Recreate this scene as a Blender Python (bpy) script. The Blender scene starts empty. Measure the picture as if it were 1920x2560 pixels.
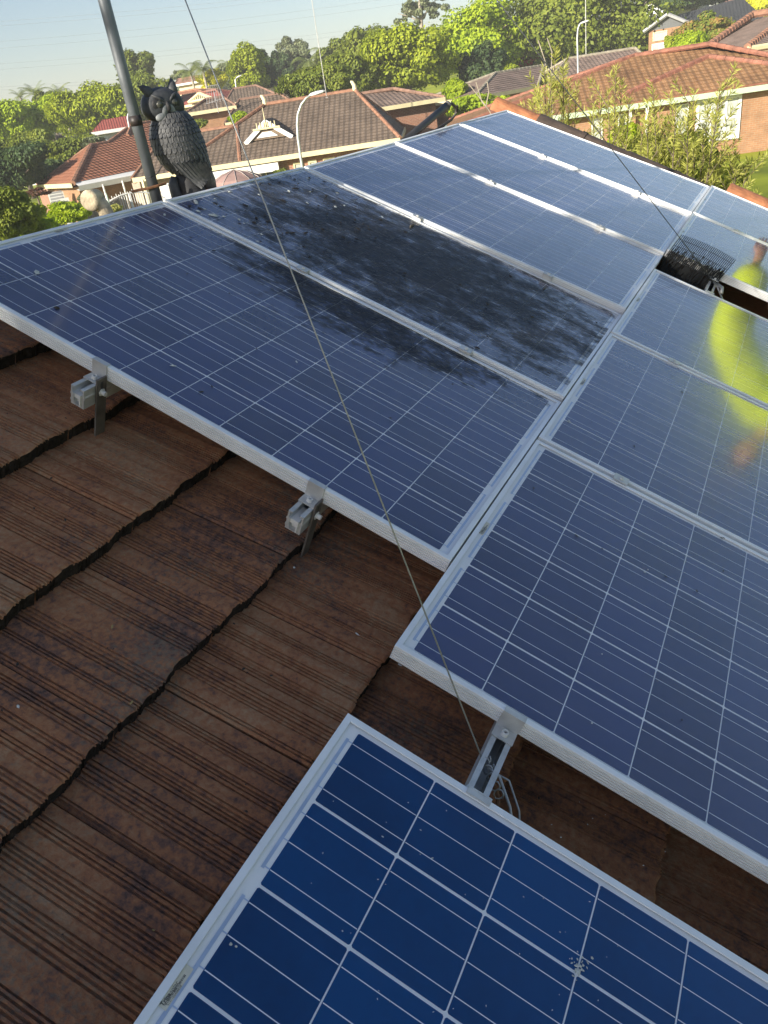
import bpy, bmesh, math, random
import numpy as np
from mathutils import Vector, Matrix
random.seed(7); np.random.seed(7)
R = math.radians
sc = bpy.context.scene
COL = sc.collection
# ------------------------------------------------------------------ camera
FPX = 1897.27
RW = Matrix(((0.887520273741454, 0.44011223338226285, -0.1364147562581295),
             (0.10974654531923084, -0.4894528451974469, -0.8650962999091267),
             (-0.44750805522114534, 0.7528194566781894, -0.4827001203196287)))
CW = Vector((2.1206, -1.3312, 0.2448))
cam_d = bpy.data.cameras.new('camera'); cam = bpy.data.objects.new('camera', cam_d); COL.objects.link(cam)
cam_d.sensor_fit = 'VERTICAL'; cam_d.sensor_height = 24.0; cam_d.sensor_width = 18.0
cam_d.lens = 24.0 * FPX / 2560.0
cam_d.clip_start = 0.05; cam_d.clip_end = 3000
rx, ry, rz = Vector(RW[0]), -Vector(RW[1]), -Vector(RW[2])
mw = Matrix((rx, ry, rz)).transposed().to_4x4(); mw.translation = CW
cam.matrix_world = mw
sc.camera = cam
# ------------------------------------------------------------------ sky, sun, exposure
SUN_EL, SUN_AZ = R(21.5), R(19)          # azimuth measured from -Y towards -X
SDIR = Vector((-math.sin(SUN_AZ) * math.cos(SUN_EL), -math.cos(SUN_AZ) * math.cos(SUN_EL), math.sin(SUN_EL)))
w = bpy.data.worlds.new('World'); sc.world = w; w.use_nodes = True
nt = w.node_tree
bg = nt.nodes['Background']
sky = nt.nodes.new('ShaderNodeTexSky'); sky.sky_type = 'NISHITA'; sky.sun_disc = False
sky.sun_elevation = SUN_EL; sky.sun_rotation = math.pi + SUN_AZ
sky.altitude = 50; sky.air_density = 1.0; sky.dust_density = 1.0; sky.ozone_density = 2.2
tint = nt.nodes.new('ShaderNodeMixRGB'); tint.blend_type = 'MULTIPLY'; tint.inputs[0].default_value = 1.0; tint.inputs[2].default_value = (1.0, 0.93, 0.905, 1)
nt.links.new(sky.outputs[0], tint.inputs[1]); nt.links.new(tint.outputs[0], bg.inputs[0]); bg.inputs[1].default_value = 0.073
sd = bpy.data.lights.new('sun', 'SUN'); sd.energy = 4.9; sd.angle = R(0.6); sd.color = (1.0, 0.92, 0.79)
sun = bpy.data.objects.new('sun', sd); COL.objects.link(sun)
sun.rotation_euler = (-SDIR).to_track_quat('-Z', 'Y').to_euler()
sc.view_settings.view_transform = 'Standard'; sc.view_settings.look = 'None'
sc.view_settings.exposure = 1.2; sc.view_settings.gamma = 1.0; sc.view_settings.use_curve_mapping = False
sc.render.engine = 'CYCLES'
sc.cycles.max_bounces = 8; sc.cycles.transparent_max_bounces = 12

# ------------------------------------------------------------------ frames and helpers
TH = R(26)
U = Vector((math.cos(TH), 0, -math.sin(TH))); V = Vector((0, 1, 0)); N = Vector((math.sin(TH), 0, math.cos(TH)))
MR = Matrix((U, V, N)).transposed().to_4x4()          # roof frame (u down the slope, v along the ridge, n out)
MRI = MR.inverted()
def rw_(u, v, n): return MR @ Vector((u, v, n))
def ray(x, y): return RW.transposed() @ Vector(((x - 960) / FPX, (y - 1280) / FPX, 1.0))
def P(x, y, D):
    d = ray(x, y); return CW + d * (D / math.hypot(d.x, d.y))
def PZ(x, y, z):
    d = ray(x, y); return CW + d * ((z - CW.z) / d.z)
def PPL(x, y, p0, nrm):
    d = ray(x, y); return CW + d * ((p0 - CW).dot(nrm) / d.dot(nrm))
def PU(x, y, u):                                        # the point on the sight line where the roof coordinate u has this value
    d = MRI.to_3x3() @ ray(x, y); c = MRI @ CW
    return MR @ (c + d * ((u - c.x) / d.x))
def sstep(a, b, x):
    t = min(1, max(0, (x - a) / (b - a))); return t * t * (3 - 2 * t)
G0 = -4.55
def ground_z(x, y): return G0 + 6.5 * sstep(40, 110, y + 0.5 * x)

class MB:
    def __init__(s): s.v = []; s.f = []; s.m = []; s.uv = []; s.has_uv = False
    def face(s, pts, m=0, uv=None):
        i = len(s.v); s.v += [tuple(p) for p in pts]; s.f.append(tuple(range(i, i + len(pts)))); s.m.append(m)
        s.uv.append(uv)
        if uv: s.has_uv = True
    def box(s, lo, hi, m=0, mat=None):
        x0, y0, z0 = lo; x1, y1, z1 = hi
        c = [Vector(p) for p in ((x0,y0,z0),(x1,y0,z0),(x1,y1,z0),(x0,y1,z0),(x0,y0,z1),(x1,y0,z1),(x1,y1,z1),(x0,y1,z1))]
        if mat: c = [mat @ p for p in c]
        i = len(s.v); s.v += [tuple(p) for p in c]
        for q in ((0,3,2,1),(4,5,6,7),(0,1,5,4),(1,2,6,5),(2,3,7,6),(3,0,4,7)):
            s.f.append(tuple(i + k for k in q)); s.m.append(m); s.uv.append(None)
    def tube(s, pts, rad, k=8, m=0, caps=True):
        pts = [Vector(p) for p in pts]
        rads = rad if isinstance(rad, (list, tuple)) else [rad] * len(pts)
        rings = []; prev = None
        for i, p in enumerate(pts):
            t = (pts[min(i + 1, len(pts) - 1)] - pts[max(i - 1, 0)])
            if t.length < 1e-9: t = Vector((0, 0, 1))
            t.normalize()
            if prev is None:
                a = t.orthogonal().normalized()
            else:
                a = prev - t * prev.dot(t)
                a = a.normalized() if a.length > 1e-6 else t.orthogonal().normalized()
            prev = a; b = t.cross(a)
            i0 = len(s.v)
            for j in range(k):
                an = 2 * math.pi * j / k
                s.v.append(tuple(p + (a * math.cos(an) + b * math.sin(an)) * rads[i]))
            rings.append(i0)
        for i in range(len(rings) - 1):
            for j in range(k):
                j2 = (j + 1) % k
                s.f.append((rings[i] + j, rings[i] + j2, rings[i+1] + j2, rings[i+1] + j)); s.m.append(m); s.uv.append(None)
        if caps:
            s.f.append(tuple(rings[0] + j for j in reversed(range(k)))); s.m.append(m); s.uv.append(None)
            s.f.append(tuple(rings[-1] + j for j in range(k))); s.m.append(m); s.uv.append(None)
    def mesh(s, name, mats, smooth=False):
        me = bpy.data.meshes.new(name); me.from_pydata(s.v, [], s.f)
        for mt in (mats if isinstance(mats, (list, tuple)) else [mats]): me.materials.append(mt)
        me.polygons.foreach_set('material_index', s.m)
        if s.has_uv:
            l = me.uv_layers.new(name='UVMap'); k = 0
            for f, uv in zip(s.f, s.uv):
                for j in range(len(f)):
                    l.data[k].uv = uv[j] if uv else (0, 0)
                    k += 1
        if smooth: me.polygons.foreach_set('use_smooth', [True] * len(me.polygons))
        me.update(); return me
    def build(s, name, mats, parent=None, mat=None, smooth=False):
        return obj(name, s.mesh(name, mats, smooth), parent, mat)
def obj(name, data, parent=None, mat=None):
    o = bpy.data.objects.new(name, data); COL.objects.link(o)
    if parent is not None: o.parent = parent
    if mat is not None: o.matrix_basis = mat
    return o
def tag(o, label=None, cat=None, group=None, kind=None):
    if label: o['label'] = label
    if cat: o['category'] = cat
    if group: o['group'] = group
    if kind: o['kind'] = kind
    return o
def thing(name, label, cat, mat=None, group=None):
    return tag(obj(name, None, None, mat), label, cat, group)
def T(x, y, z): return Matrix.Translation((x, y, z))

# ------------------------------------------------------------------ materials
def nmat(name):
    m = bpy.data.materials.new(name); m.use_nodes = True
    return m, m.node_tree, m.node_tree.nodes, m.node_tree.links, m.node_tree.nodes['Principled BSDF']
def ramp(nd, stops):
    r = nd.new('ShaderNodeValToRGB'); e = r.color_ramp.elements
    while len(e) < len(stops): e.new(0.5)
    for el, (p, c) in zip(e, stops): el.position = p; el.color = (*c, 1) if len(c) == 3 else c
    return r
def simple(name, col, rough=0.6, metal=0.0, var=0.25, scale=3.0, bump=0.0, bscale=40.0, spec=0.5, rand=0.0):
    m, t, nd, ln, b = nmat(name)
    g = nd.new('ShaderNodeNewGeometry'); nz = nd.new('ShaderNodeTexNoise')
    nz.inputs['Scale'].default_value = scale; nz.inputs['Detail'].default_value = 6
    ln.new(g.outputs['Position'], nz.inputs['Vector'])
    lo = tuple(c * (1 - var) for c in col); hi = tuple(min(1, c * (1 + var)) for c in col)
    r = ramp(nd, [(0.3, lo), (0.7, hi)]); ln.new(nz.outputs['Fac'], r.inputs[0])
    outc = r.outputs[0]
    if rand:
        oi = nd.new('ShaderNodeObjectInfo'); mr = nd.new('ShaderNodeMapRange')
        mr.inputs[3].default_value = 1 - rand; mr.inputs[4].default_value = 1 + rand
        ln.new(oi.outputs['Random'], mr.inputs[0])
        mx = nd.new('ShaderNodeVectorMath'); mx.operation = 'SCALE'
        ln.new(outc, mx.inputs[0]); ln.new(mr.outputs[0], mx.inputs['Scale']); outc = mx.outputs[0]
    ln.new(outc, b.inputs['Base Color'])
    b.inputs['Roughness'].default_value = rough; b.inputs['Metallic'].default_value = metal
    b.inputs['Specular IOR Level'].default_value = spec
    if bump:
        n2 = nd.new('ShaderNodeTexNoise'); n2.inputs['Scale'].default_value = bscale; n2.inputs['Detail'].default_value = 5
        ln.new(g.outputs['Position'], n2.inputs['Vector'])
        bp = nd.new('ShaderNodeBump'); bp.inputs['Strength'].default_value = bump; bp.inputs['Distance'].default_value = 0.01
        ln.new(n2.outputs['Fac'], bp.inputs['Height']); ln.new(bp.outputs[0], b.inputs['Normal'])
    return m
ALU = simple('anodised_aluminium', (0.86, 0.88, 0.89), 0.45, 0.12, 0.07, 14, 0.0)
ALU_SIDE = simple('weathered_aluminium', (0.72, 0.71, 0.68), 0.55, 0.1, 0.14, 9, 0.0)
ALU_CAST = simple('brushed_rail_aluminium', (0.62, 0.62, 0.60), 0.5, 0.5, 0.15, 30, 0.15, 120)
GALV = simple('galvanised_bracket', (0.16, 0.14, 0.12), 0.65, 0.3, 0.3, 20)
BACK = simple('white_backsheet', (0.90, 0.91, 0.92), 0.5, 0, 0.04, 8)
RIBBON = simple('tinned_bus_ribbon', (0.50, 0.60, 0.78), 0.45, 0.4, 0.1, 40)
BUSBAR = simple('cell_busbar', (0.80, 0.84, 0.90), 0.4, 0.0, 0.05, 30)
RUBBER = simple('black_foam_rubber', (0.035, 0.035, 0.036), 0.5, 0, 0.2, 30)
BLACKWIRE = simple('black_wire', (0.010, 0.011, 0.012), 0.65, 0, 0.2, 30)
WIREGREY = simple('galvanised_wire', (0.42, 0.42, 0.40), 0.45, 0.6, 0.15, 60)
POLE = simple('grey_mast_paint', (0.15, 0.165, 0.18), 0.5, 0.25, 0.3, 9, 0.05)
TAPE = simple('black_tape', (0.035, 0.028, 0.026), 0.5, 0, 0.2, 30)
RUST = simple('rusty_strap', (0.22, 0.11, 0.055), 0.75, 0.2, 0.45, 60)
PRINT = simple('label_ink', (0.05, 0.045, 0.04), 0.6, 0, 0.1, 30)
PAPER = simple('aged_label_paper', (0.74, 0.70, 0.58), 0.6, 0, 0.12, 40)
DROP = simple('bird_dropping', (0.55, 0.56, 0.52), 0.8, 0, 0.3, 200)
LEAFLIT = simple('dry_leaf_bits', (0.035, 0.028, 0.022), 0.8, 0, 0.5, 120)

def cell_mat(name, c0, c1, spec=.9):
    m, t, nd, ln, b = nmat(name)
    oi = nd.new('ShaderNodeObjectInfo'); g = nd.new('ShaderNodeNewGeometry')
    vo = nd.new('ShaderNodeTexVoronoi'); vo.inputs['Scale'].default_value = 90
    nz = nd.new('ShaderNodeTexNoise'); nz.inputs['Scale'].default_value = 7; nz.inputs['Detail'].default_value = 4
    ln.new(g.outputs['Position'], vo.inputs['Vector']); ln.new(g.outputs['Position'], nz.inputs['Vector'])
    a = nd.new('ShaderNodeMath'); a.operation = 'MULTIPLY_ADD'; a.inputs[1].default_value = 0.6
    ln.new(oi.outputs['Random'], a.inputs[0])
    sp = nd.new('ShaderNodeSeparateColor'); ln.new(vo.outputs['Color'], sp.inputs[0])
    b2 = nd.new('ShaderNodeMath'); b2.operation = 'MULTIPLY_ADD'; b2.inputs[1].default_value = 0.14
    ln.new(sp.outputs[0], b2.inputs[0]); ln.new(nz.outputs['Fac'], b2.inputs[2])
    sb = nd.new('ShaderNodeMath'); sb.operation = 'MULTIPLY'; sb.inputs[1].default_value = 0.6
    ln.new(b2.outputs[0], sb.inputs[0]); ln.new(sb.outputs[0], a.inputs[2])
    r = ramp(nd, [(0.15, c0), (0.85, c1)]); ln.new(a.outputs[0], r.inputs[0])
    ln.new(r.outputs[0], b.inputs['Base Color']); b.inputs['Roughness'].default_value = 0.22
    b.inputs['Specular IOR Level'].default_value = spec
    return m
CELL_BLUE = cell_mat('solar_cell_royal_blue', (0.0003, 0.028, 0.105), (0.0008, 0.066, 0.225), .35)
CELL_INDIGO = cell_mat('solar_cell_indigo', (0.018, 0.026, 0.088), (0.034, 0.050, 0.165))

def glass_mat(name, dirt=None, dust=0.05, ior=1.53):
    """Thin glass sheet: clear, mirror-like by Fresnel, with a film of dust and, on two panels, caked dirt."""
    m, t, nd, ln, b = nmat(name)
    nd.remove(b); out = nd['Material Output']
    tr = nd.new('ShaderNodeBsdfTransparent')
    gl = nd.new('ShaderNodeBsdfGlossy'); gl.inputs['Roughness'].default_value = 0.085
    fr = nd.new('ShaderNodeFresnel'); fr.inputs['IOR'].default_value = ior
    gb = nd.new('ShaderNodeNewGeometry'); fm = nd.new('ShaderNodeMix'); fm.data_type = 'FLOAT'      # thin sheet: the under side passes light like the upper side
    ln.new(gb.outputs['Backfacing'], fm.inputs[0]); ln.new(fr.outputs[0], fm.inputs[2]); fm.inputs[3].default_value = 0.10
    mx = nd.new('ShaderNodeMixShader'); ln.new(fm.outputs[0], mx.inputs[0]); ln.new(tr.outputs[0], mx.inputs[1]); ln.new(gl.outputs[0], mx.inputs[2])
    tc = nd.new('ShaderNodeTexCoord'); g = nd.new('ShaderNodeNewGeometry')
    mp = nd.new('ShaderNodeMapping'); mp.inputs['Scale'].default_value = (1.5, 2.6, 1.5)
    ln.new(g.outputs['Position'], mp.inputs['Vector'])
    nz = nd.new('ShaderNodeTexNoise'); nz.inputs['Scale'].default_value = 2.2; nz.inputs['Detail'].default_value = 7; nz.inputs['Roughness'].default_value = 0.65
    ln.new(mp.outputs[0], nz.inputs['Vector'])
    df = nd.new('ShaderNodeBsdfDiffuse'); df.inputs['Color'].default_value = (0.50, 0.54, 0.58, 1)
    r = ramp(nd, [(0.35, (dust * 0.45,) * 3), (0.75, (dust * 1.7,) * 3)]); ln.new(nz.outputs['Fac'], r.inputs[0])
    m1 = nd.new('ShaderNodeMixShader'); ln.new(r.outputs[0], m1.inputs[0]); ln.new(mx.outputs[0], m1.inputs[1]); ln.new(df.outputs[0], m1.inputs[2])
    last = m1
    if dirt:
        (u0, v0, ru, rv, gain) = dirt
        sx = nd.new('ShaderNodeSeparateXYZ'); ln.new(tc.outputs['Object'], sx.inputs[0])
        def nrm(sock, c, rr):
            a = nd.new('ShaderNodeMath'); a.operation = 'SUBTRACT'; a.inputs[1].default_value = c; ln.new(sock, a.inputs[0])
            d = nd.new('ShaderNodeMath'); d.operation = 'DIVIDE'; d.inputs[1].default_value = rr; ln.new(a.outputs[0], d.inputs[0])
            p2 = nd.new('ShaderNodeMath'); p2.operation = 'MULTIPLY'; ln.new(d.outputs[0], p2.inputs[0]); ln.new(d.outputs[0], p2.inputs[1]); return p2.outputs[0]
        ad = nd.new('ShaderNodeMath'); ad.operation = 'ADD'; ln.new(nrm(sx.outputs[0], u0, ru), ad.inputs[0]); ln.new(nrm(sx.outputs[1], v0, rv), ad.inputs[1])
        mp2 = nd.new('ShaderNodeMapping'); mp2.inputs['Scale'].default_value = (1.7, 3.4, 1.0); ln.new(tc.outputs['Object'], mp2.inputs['Vector'])
        n2 = nd.new('ShaderNodeTexNoise'); n2.inputs['Scale'].default_value = 3.4; n2.inputs['Detail'].default_value = 12; n2.inputs['Roughness'].default_value = 0.78
        ln.new(mp2.outputs[0], n2.inputs['Vector'])
        mp3 = nd.new('ShaderNodeMapping'); mp3.inputs['Scale'].default_value = (26, 48, 1.0); ln.new(tc.outputs['Object'], mp3.inputs['Vector'])
        n3 = nd.new('ShaderNodeTexNoise'); n3.inputs['Scale'].default_value = 1.6; n3.inputs['Detail'].default_value = 5
        ln.new(mp3.outputs[0], n3.inputs['Vector'])
        # mask = gain*(1-r2) + 2.6*(noise-.5) + .8*(fine-.5)
        a1 = nd.new('ShaderNodeMath'); a1.operation = 'MULTIPLY_ADD'; a1.inputs[1].default_value = -gain; a1.inputs[2].default_value = gain - 2.42
        ln.new(ad.outputs[0], a1.inputs[0])
        a2 = nd.new('ShaderNodeMath'); a2.operation = 'MULTIPLY_ADD'; a2.inputs[1].default_value = 4.4; ln.new(n2.outputs['Fac'], a2.inputs[0]); ln.new(a1.outputs[0], a2.inputs[2])
        a3 = nd.new('ShaderNodeMath'); a3.operation = 'MULTIPLY_ADD'; a3.inputs[1].default_value = 1.5; ln.new(n3.outputs['Fac'], a3.inputs[0]); ln.new(a2.outputs[0], a3.inputs[2])
        rr = ramp(nd, [(0.26, (0, 0, 0)), (0.46, (0.36,) * 3), (0.85, (0.74,) * 3)])
        sb = nd.new('ShaderNodeMath'); sb.operation = 'SUBTRACT'; sb.inputs[1].default_value = 0.50; ln.new(a3.outputs[0], sb.inputs[0]); ln.new(sb.outputs[0], rr.inputs[0])
        dd = nd.new('ShaderNodeBsdfDiffuse')
        cr = ramp(nd, [(0.38, (0.020, 0.020, 0.021)), (0.58, (0.055, 0.056, 0.057)), (0.76, (0.17, 0.175, 0.175))]); ln.new(n3.outputs['Fac'], cr.inputs[0]); ln.new(cr.outputs[0], dd.inputs['Color'])
        m2 = nd.new('ShaderNodeMixShader'); ln.new(rr.outputs[0], m2.inputs[0]); ln.new(last.outputs[0], m2.inputs[1]); ln.new(dd.outputs[0], m2.inputs[2]); last = m2
    ln.new(last.outputs[0], out.inputs['Surface'])
    return m
GLASS = glass_mat('panel_glass', None, 0.035)
GLASS_CLEAN = glass_mat('panel_glass_clean', None, 0.004, 1.40)
GLASS_A = glass_mat('panel_glass_part_dirty', (0.90, 1.06, 0.70, 0.40, 1.0), 0.045)
GLASS_B = glass_mat('panel_glass_caked', (0.86, 0.52, 1.02, 0.66, 1.0), 0.10)

def tile_mat():
    m, t, nd, ln, b = nmat('weathered_concrete_tile')
    g = nd.new('ShaderNodeNewGeometry'); oi = nd.new('ShaderNodeObjectInfo')
    n1 = nd.new('ShaderNodeTexNoise'); n1.inputs['Scale'].default_value = 4.2; n1.inputs['Detail'].default_value = 4; n1.inputs['Roughness'].default_value = 0.55
    ad = nd.new('ShaderNodeVectorMath'); ad.operation = 'ADD'
    cmb = nd.new('ShaderNodeCombineXYZ'); ms = nd.new('ShaderNodeMath'); ms.operation = 'MULTIPLY'; ms.inputs[1].default_value = 9.0
    ln.new(oi.outputs['Random'], ms.inputs[0]); ln.new(ms.outputs[0], cmb.inputs[2])
    ln.new(g.outputs['Position'], ad.inputs[0]); ln.new(cmb.outputs[0], ad.inputs[1]); ln.new(ad.outputs[0], n1.inputs['Vector'])
    n2 = nd.new('ShaderNodeTexNoise'); n2.inputs['Scale'].default_value = 70; n2.inputs['Detail'].default_value = 10; n2.inputs['Roughness'].default_value = 0.7
    ln.new(g.outputs['Position'], n2.inputs['Vector'])
    mx = nd.new('ShaderNodeMath'); mx.operation = 'MULTIPLY_ADD'; mx.inputs[1].default_value = 0.72
    ln.new(n2.outputs['Fac'], mx.inputs[0])
    s1 = nd.new('ShaderNodeMath'); s1.operation = 'MULTIPLY'; s1.inputs[1].default_value = 0.50; ln.new(n1.outputs['Fac'], s1.inputs[0]); ln.new(s1.outputs[0], mx.inputs[2])
    mo = nd.new('ShaderNodeMath'); mo.operation = 'MULTIPLY_ADD'; mo.inputs[1].default_value = 0.10; ln.new(oi.outputs['Random'], mo.inputs[0]); ln.new(mx.outputs[0], mo.inputs[2])
    r = ramp(nd, [(0.36, (0.022, 0.017, 0.016)), (0.47, (0.082, 0.054, 0.045)), (0.56, (0.19, 0.096, 0.064)), (0.65, (0.34, 0.145, 0.066)), (0.85, (0.40, 0.25, 0.14))])
    ln.new(mo.outputs[0], r.inputs[0])
    # greyish green lichen specks
    n3 = nd.new('ShaderNodeTexNoise'); n3.inputs['Scale'].default_value = 130; n3.inputs['Detail'].default_value = 4; ln.new(g.outputs['Position'], n3.inputs['Vector'])
    n4 = nd.new('ShaderNodeTexNoise'); n4.inputs['Scale'].default_value = 3.1; n4.inputs['Detail'].default_value = 2; ln.new(g.outputs['Position'], n4.inputs['Vector'])
    ml = nd.new('ShaderNodeMath'); ml.operation = 'MULTIPLY'; ln.new(n3.outputs['Fac'], ml.inputs[0]); ln.new(n4.outputs['Fac'], ml.inputs[1])
    lr = ramp(nd, [(0.27, (0, 0, 0)), (0.40, (0.6,) * 3)]); ln.new(ml.outputs[0], lr.inputs[0])
    mc = nd.new('ShaderNodeMixRGB'); ln.new(lr.outputs[0], mc.inputs[0]); ln.new(r.outputs[0], mc.inputs[1]); mc.inputs[2].default_value = (0.17, 0.15, 0.11, 1)
    ln.new(mc.outputs[0], b.inputs['Base Color'])
    b.inputs['Roughness'].default_value = 0.85; b.inputs['Specular IOR Level'].default_value = 0.3
    bp = nd.new('ShaderNodeBump'); bp.inputs['Strength'].default_value = 0.9; bp.inputs['Distance'].default_value = 0.005
    ln.new(n2.outputs['Fac'], bp.inputs['Height']); ln.new(bp.outputs[0], b.inputs['Normal'])
    return m
TILE = tile_mat()
BUTT_SHADE = simple('shade_dark_butt', (0.034, 0.027, 0.022), 0.95, 0, 0.5, 60, 0.6, 90, 0.1)  # shade at the tile steps put into a near-black butt colour

# ------------------------------------------------------------------ ground
gm, gt, gn, gl_, gb = nmat('suburban_grass')
_g = gn.new('ShaderNodeNewGeometry'); _n = gn.new('ShaderNodeTexNoise'); _n.inputs['Scale'].default_value = 0.35; _n.inputs['Detail'].default_value = 8
gl_.new(_g.outputs['Position'], _n.inputs['Vector'])
_r = ramp(gn, [(0.3, (0.09, 0.12, 0.015)), (0.55, (0.22, 0.26, 0.022)), (0.75, (0.30, 0.30, 0.035))]); gl_.new(_n.outputs['Fac'], _r.inputs[0])
gl_.new(_r.outputs[0], gb.inputs['Base Color']); gb.inputs['Roughness'].default_value = 0.95; gb.inputs['Specular IOR Level'].default_value = 0.1
mb = MB(); xs = [-420, -320, -250] + list(range(-180, 181, 9)) + [250, 320, 420]
idx = {}
for i, x in enumerate(xs):
    for j, y in enumerate(xs):
        idx[i, j] = len(mb.v); mb.v.append((x, y + 60, ground_z(x, y + 60)))
for i in range(len(xs) - 1):
    for j in range(len(xs) - 1):
        mb.f.append((idx[i, j], idx[i+1, j], idx[i+1, j+1], idx[i, j+1])); mb.m.append(0); mb.uv.append(None)
tag(mb.build('ground', gm, smooth=True), kind='structure')

# ------------------------------------------------------------------ own tiled roof
GA = 0.3435; UK0 = 0.262; NT = -0.165
def tile_mesh(seed):
    rnd = random.Random(seed)
    W = 0.2965; L = 0.40; th = 0.044
    # groove pattern across the width
    cols = []; x = 0.0
    depth = []
    marks = []
    x = 0.006
    while x < W - 0.01:
        if rnd.random() < 0.72:
            k = rnd.randint(2, 6)
            for _ in range(k):
                if x > W - 0.012: break
                wd = rnd.uniform(0.0022, 0.0036); marks.append((x, wd, rnd.uniform(0.0024, 0.0052))); x += wd + rnd.uniform(0.0042, 0.0072)
        x += rnd.uniform(0.006, 0.028)
    prof = [(0.0, -0.004)]
    for (x, wd, dp) in marks:
        e = wd * 0.35
        prof += [(x - e, 0.0), (x, -dp), (x + wd, -dp), (x + wd + e, 0.0)]
    prof += [(W - 0.003, 0.0), (W, -0.004)]
    # drop any points out of order, add in-between points on wide lands
    pp = [prof[0]]
    for q in prof[1:]:
        if q[0] > pp[-1][0] + 0.0006:
            if q[0] - pp[-1][0] > 0.014:
                nseg = int((q[0] - pp[-1][0]) / 0.008); a = pp[-1]
                for i in range(1, nseg):
                    f = i / nseg; pp.append((a[0] + (q[0] - a[0]) * f, a[1] + (q[1] - a[1]) * f + rnd.uniform(-0.0006, 0.0006)))
            pp.append(q)
    ph = rnd.uniform(0, 6.3)
    def wob(x): return 0.0018 * math.sin(x * 42 + ph) + 0.0008 * math.sin(x * 97 + ph * 2)
    us = [-L, -0.30, -0.2, -0.1, -0.03, -0.006, 0.0]
    mb = MB(); n0 = len(pp)
    for u in us:
        for (x, d) in pp:
            lowend = -0.004 if u > -0.003 else 0.0
            edge = (rnd.uniform(-0.0022, 0.0022) + 0.0034 * math.sin(x * 24 + ph) + .002 * math.sin(x * 71 + ph * 3)) if u > -0.01 else 0.0
            mb.v.append((u + edge, x, -(0 - u) * (th / GA) + d * (0.9 + 0.2 * rnd.random()) + wob(x) + lowend))
    nu = len(us)
    for i in range(nu - 1):
        for j in range(n0 - 1):
            a = i * n0 + j; mb.f.append((a, a + n0, a + n0 + 1, a + 1)); mb.m.append(0); mb.uv.append(None)
    # butt face and side faces
    b0 = len(mb.v); top = (nu - 1) * n0
    for j in range(n0):
        x = pp[j][0]; v = mb.v[top + j]; mb.v.append((v[0] - 0.003 + rnd.uniform(-.002, .002), x, -th + wob(x)))
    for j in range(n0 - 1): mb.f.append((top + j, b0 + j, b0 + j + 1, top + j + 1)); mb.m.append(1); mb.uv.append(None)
    for j, s in ((0, 1), (n0 - 1, -1)):
        k0 = len(mb.v)
        for i in range(nu):
            v = mb.v[i * n0 + j]; mb.v.append((v[0], v[1], v[2] - th))
        for i in range(nu - 1):
            q = (i * n0 + j, k0 + i, k0 + i + 1, (i + 1) * n0 + j); mb.f.append(q if s > 0 else q[::-1]); mb.m.append(0); mb.uv.append(None)
    return mb.mesh('roof_tile', [TILE, BUTT_SHADE])
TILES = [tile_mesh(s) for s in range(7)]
roof = thing('house_roof', 'dark weathered brown tiled roof in the foreground carrying the solar panels', 'roof', MR)
rt = random.Random(5)
VJ = {0: -0.385, 1: -0.235}
rest = []
for k in range(-2, 11):
    uk = UK0 + k * GA
    off = (-0.385 if k % 2 == 1 else -0.235)      # half bond
    for j in range(-10, 22):
        v0 = off + 0.30 * j
        if v0 > 5.2: continue
        if k < 0: continue
        if -2.6 < v0 < 0.75 and k < 9:
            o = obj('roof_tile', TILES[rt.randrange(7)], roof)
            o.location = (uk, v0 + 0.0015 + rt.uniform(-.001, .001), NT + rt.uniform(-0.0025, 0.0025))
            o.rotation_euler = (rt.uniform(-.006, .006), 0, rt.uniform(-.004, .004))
        else: rest.append((uk, v0))
mb = MB()
tm = TILES[0]
for (uk, v0) in rest:
    a = (uk - 0.40, v0 + .002, NT - 0.40 * .044 / GA); b = (uk, v0 + .002, NT); c = (uk, v0 + .298, NT); d = (uk - 0.40, v0 + .298, NT - 0.40 * .044 / GA)
    mb.face([a, b, c, d]); dn = Vector((0, 0, -.03))
    mb.face([b, tuple(Vector(b) + dn), tuple(Vector(c) + dn), c])
    mb.face([a, tuple(Vector(a) + dn), tuple(Vector(b) + dn), b]); mb.face([d, c, tuple(Vector(c) + dn), tuple(Vector(d) + dn)])
o = mb.build('tile_course', TILE, roof); o['kind'] = 'stuff'
# under-roof boards, far slope, gable wall
mb = MB()
mb.box((-0.08, -3.4, NT - .10), (4.2, 5.12, NT - .075))
mb.build('sarking', simple('dark_sarking', (0.03, 0.028, 0.026), 0.9), roof)
mb = MB()
F2 = Matrix((Vector((-math.cos(TH), 0, -math.sin(TH))), V, Vector((-math.sin(TH), 0, math.cos(TH))))).transposed().to_4x4()
apx = rw_(-0.13, 0, NT)
for k in range(12):
    for j in range(28):
        a = k * GA; y0 = -3.2 + j * .30
        q = [(a, y0, -.03), (a + GA, y0, 0), (a + GA, y0 + .297, 0), (a, y0 + .297, -.03)]
        mb.face([MRI @ (F2 @ Vector(p) + Vector((apx.x, 0, apx.z))) for p in q])
        e = Vector((0, 0, -.03)); q2 = [Vector(q[1]), Vector(q[1]) + e, Vector(q[2]) + e, Vector(q[2])]
        mb.face([MRI @ (F2 @ p + Vector((apx.x, 0, apx.z))) for p in q2])
o = mb.build('rear_slope', TILE, roof); o['kind'] = 'stuff'
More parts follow.
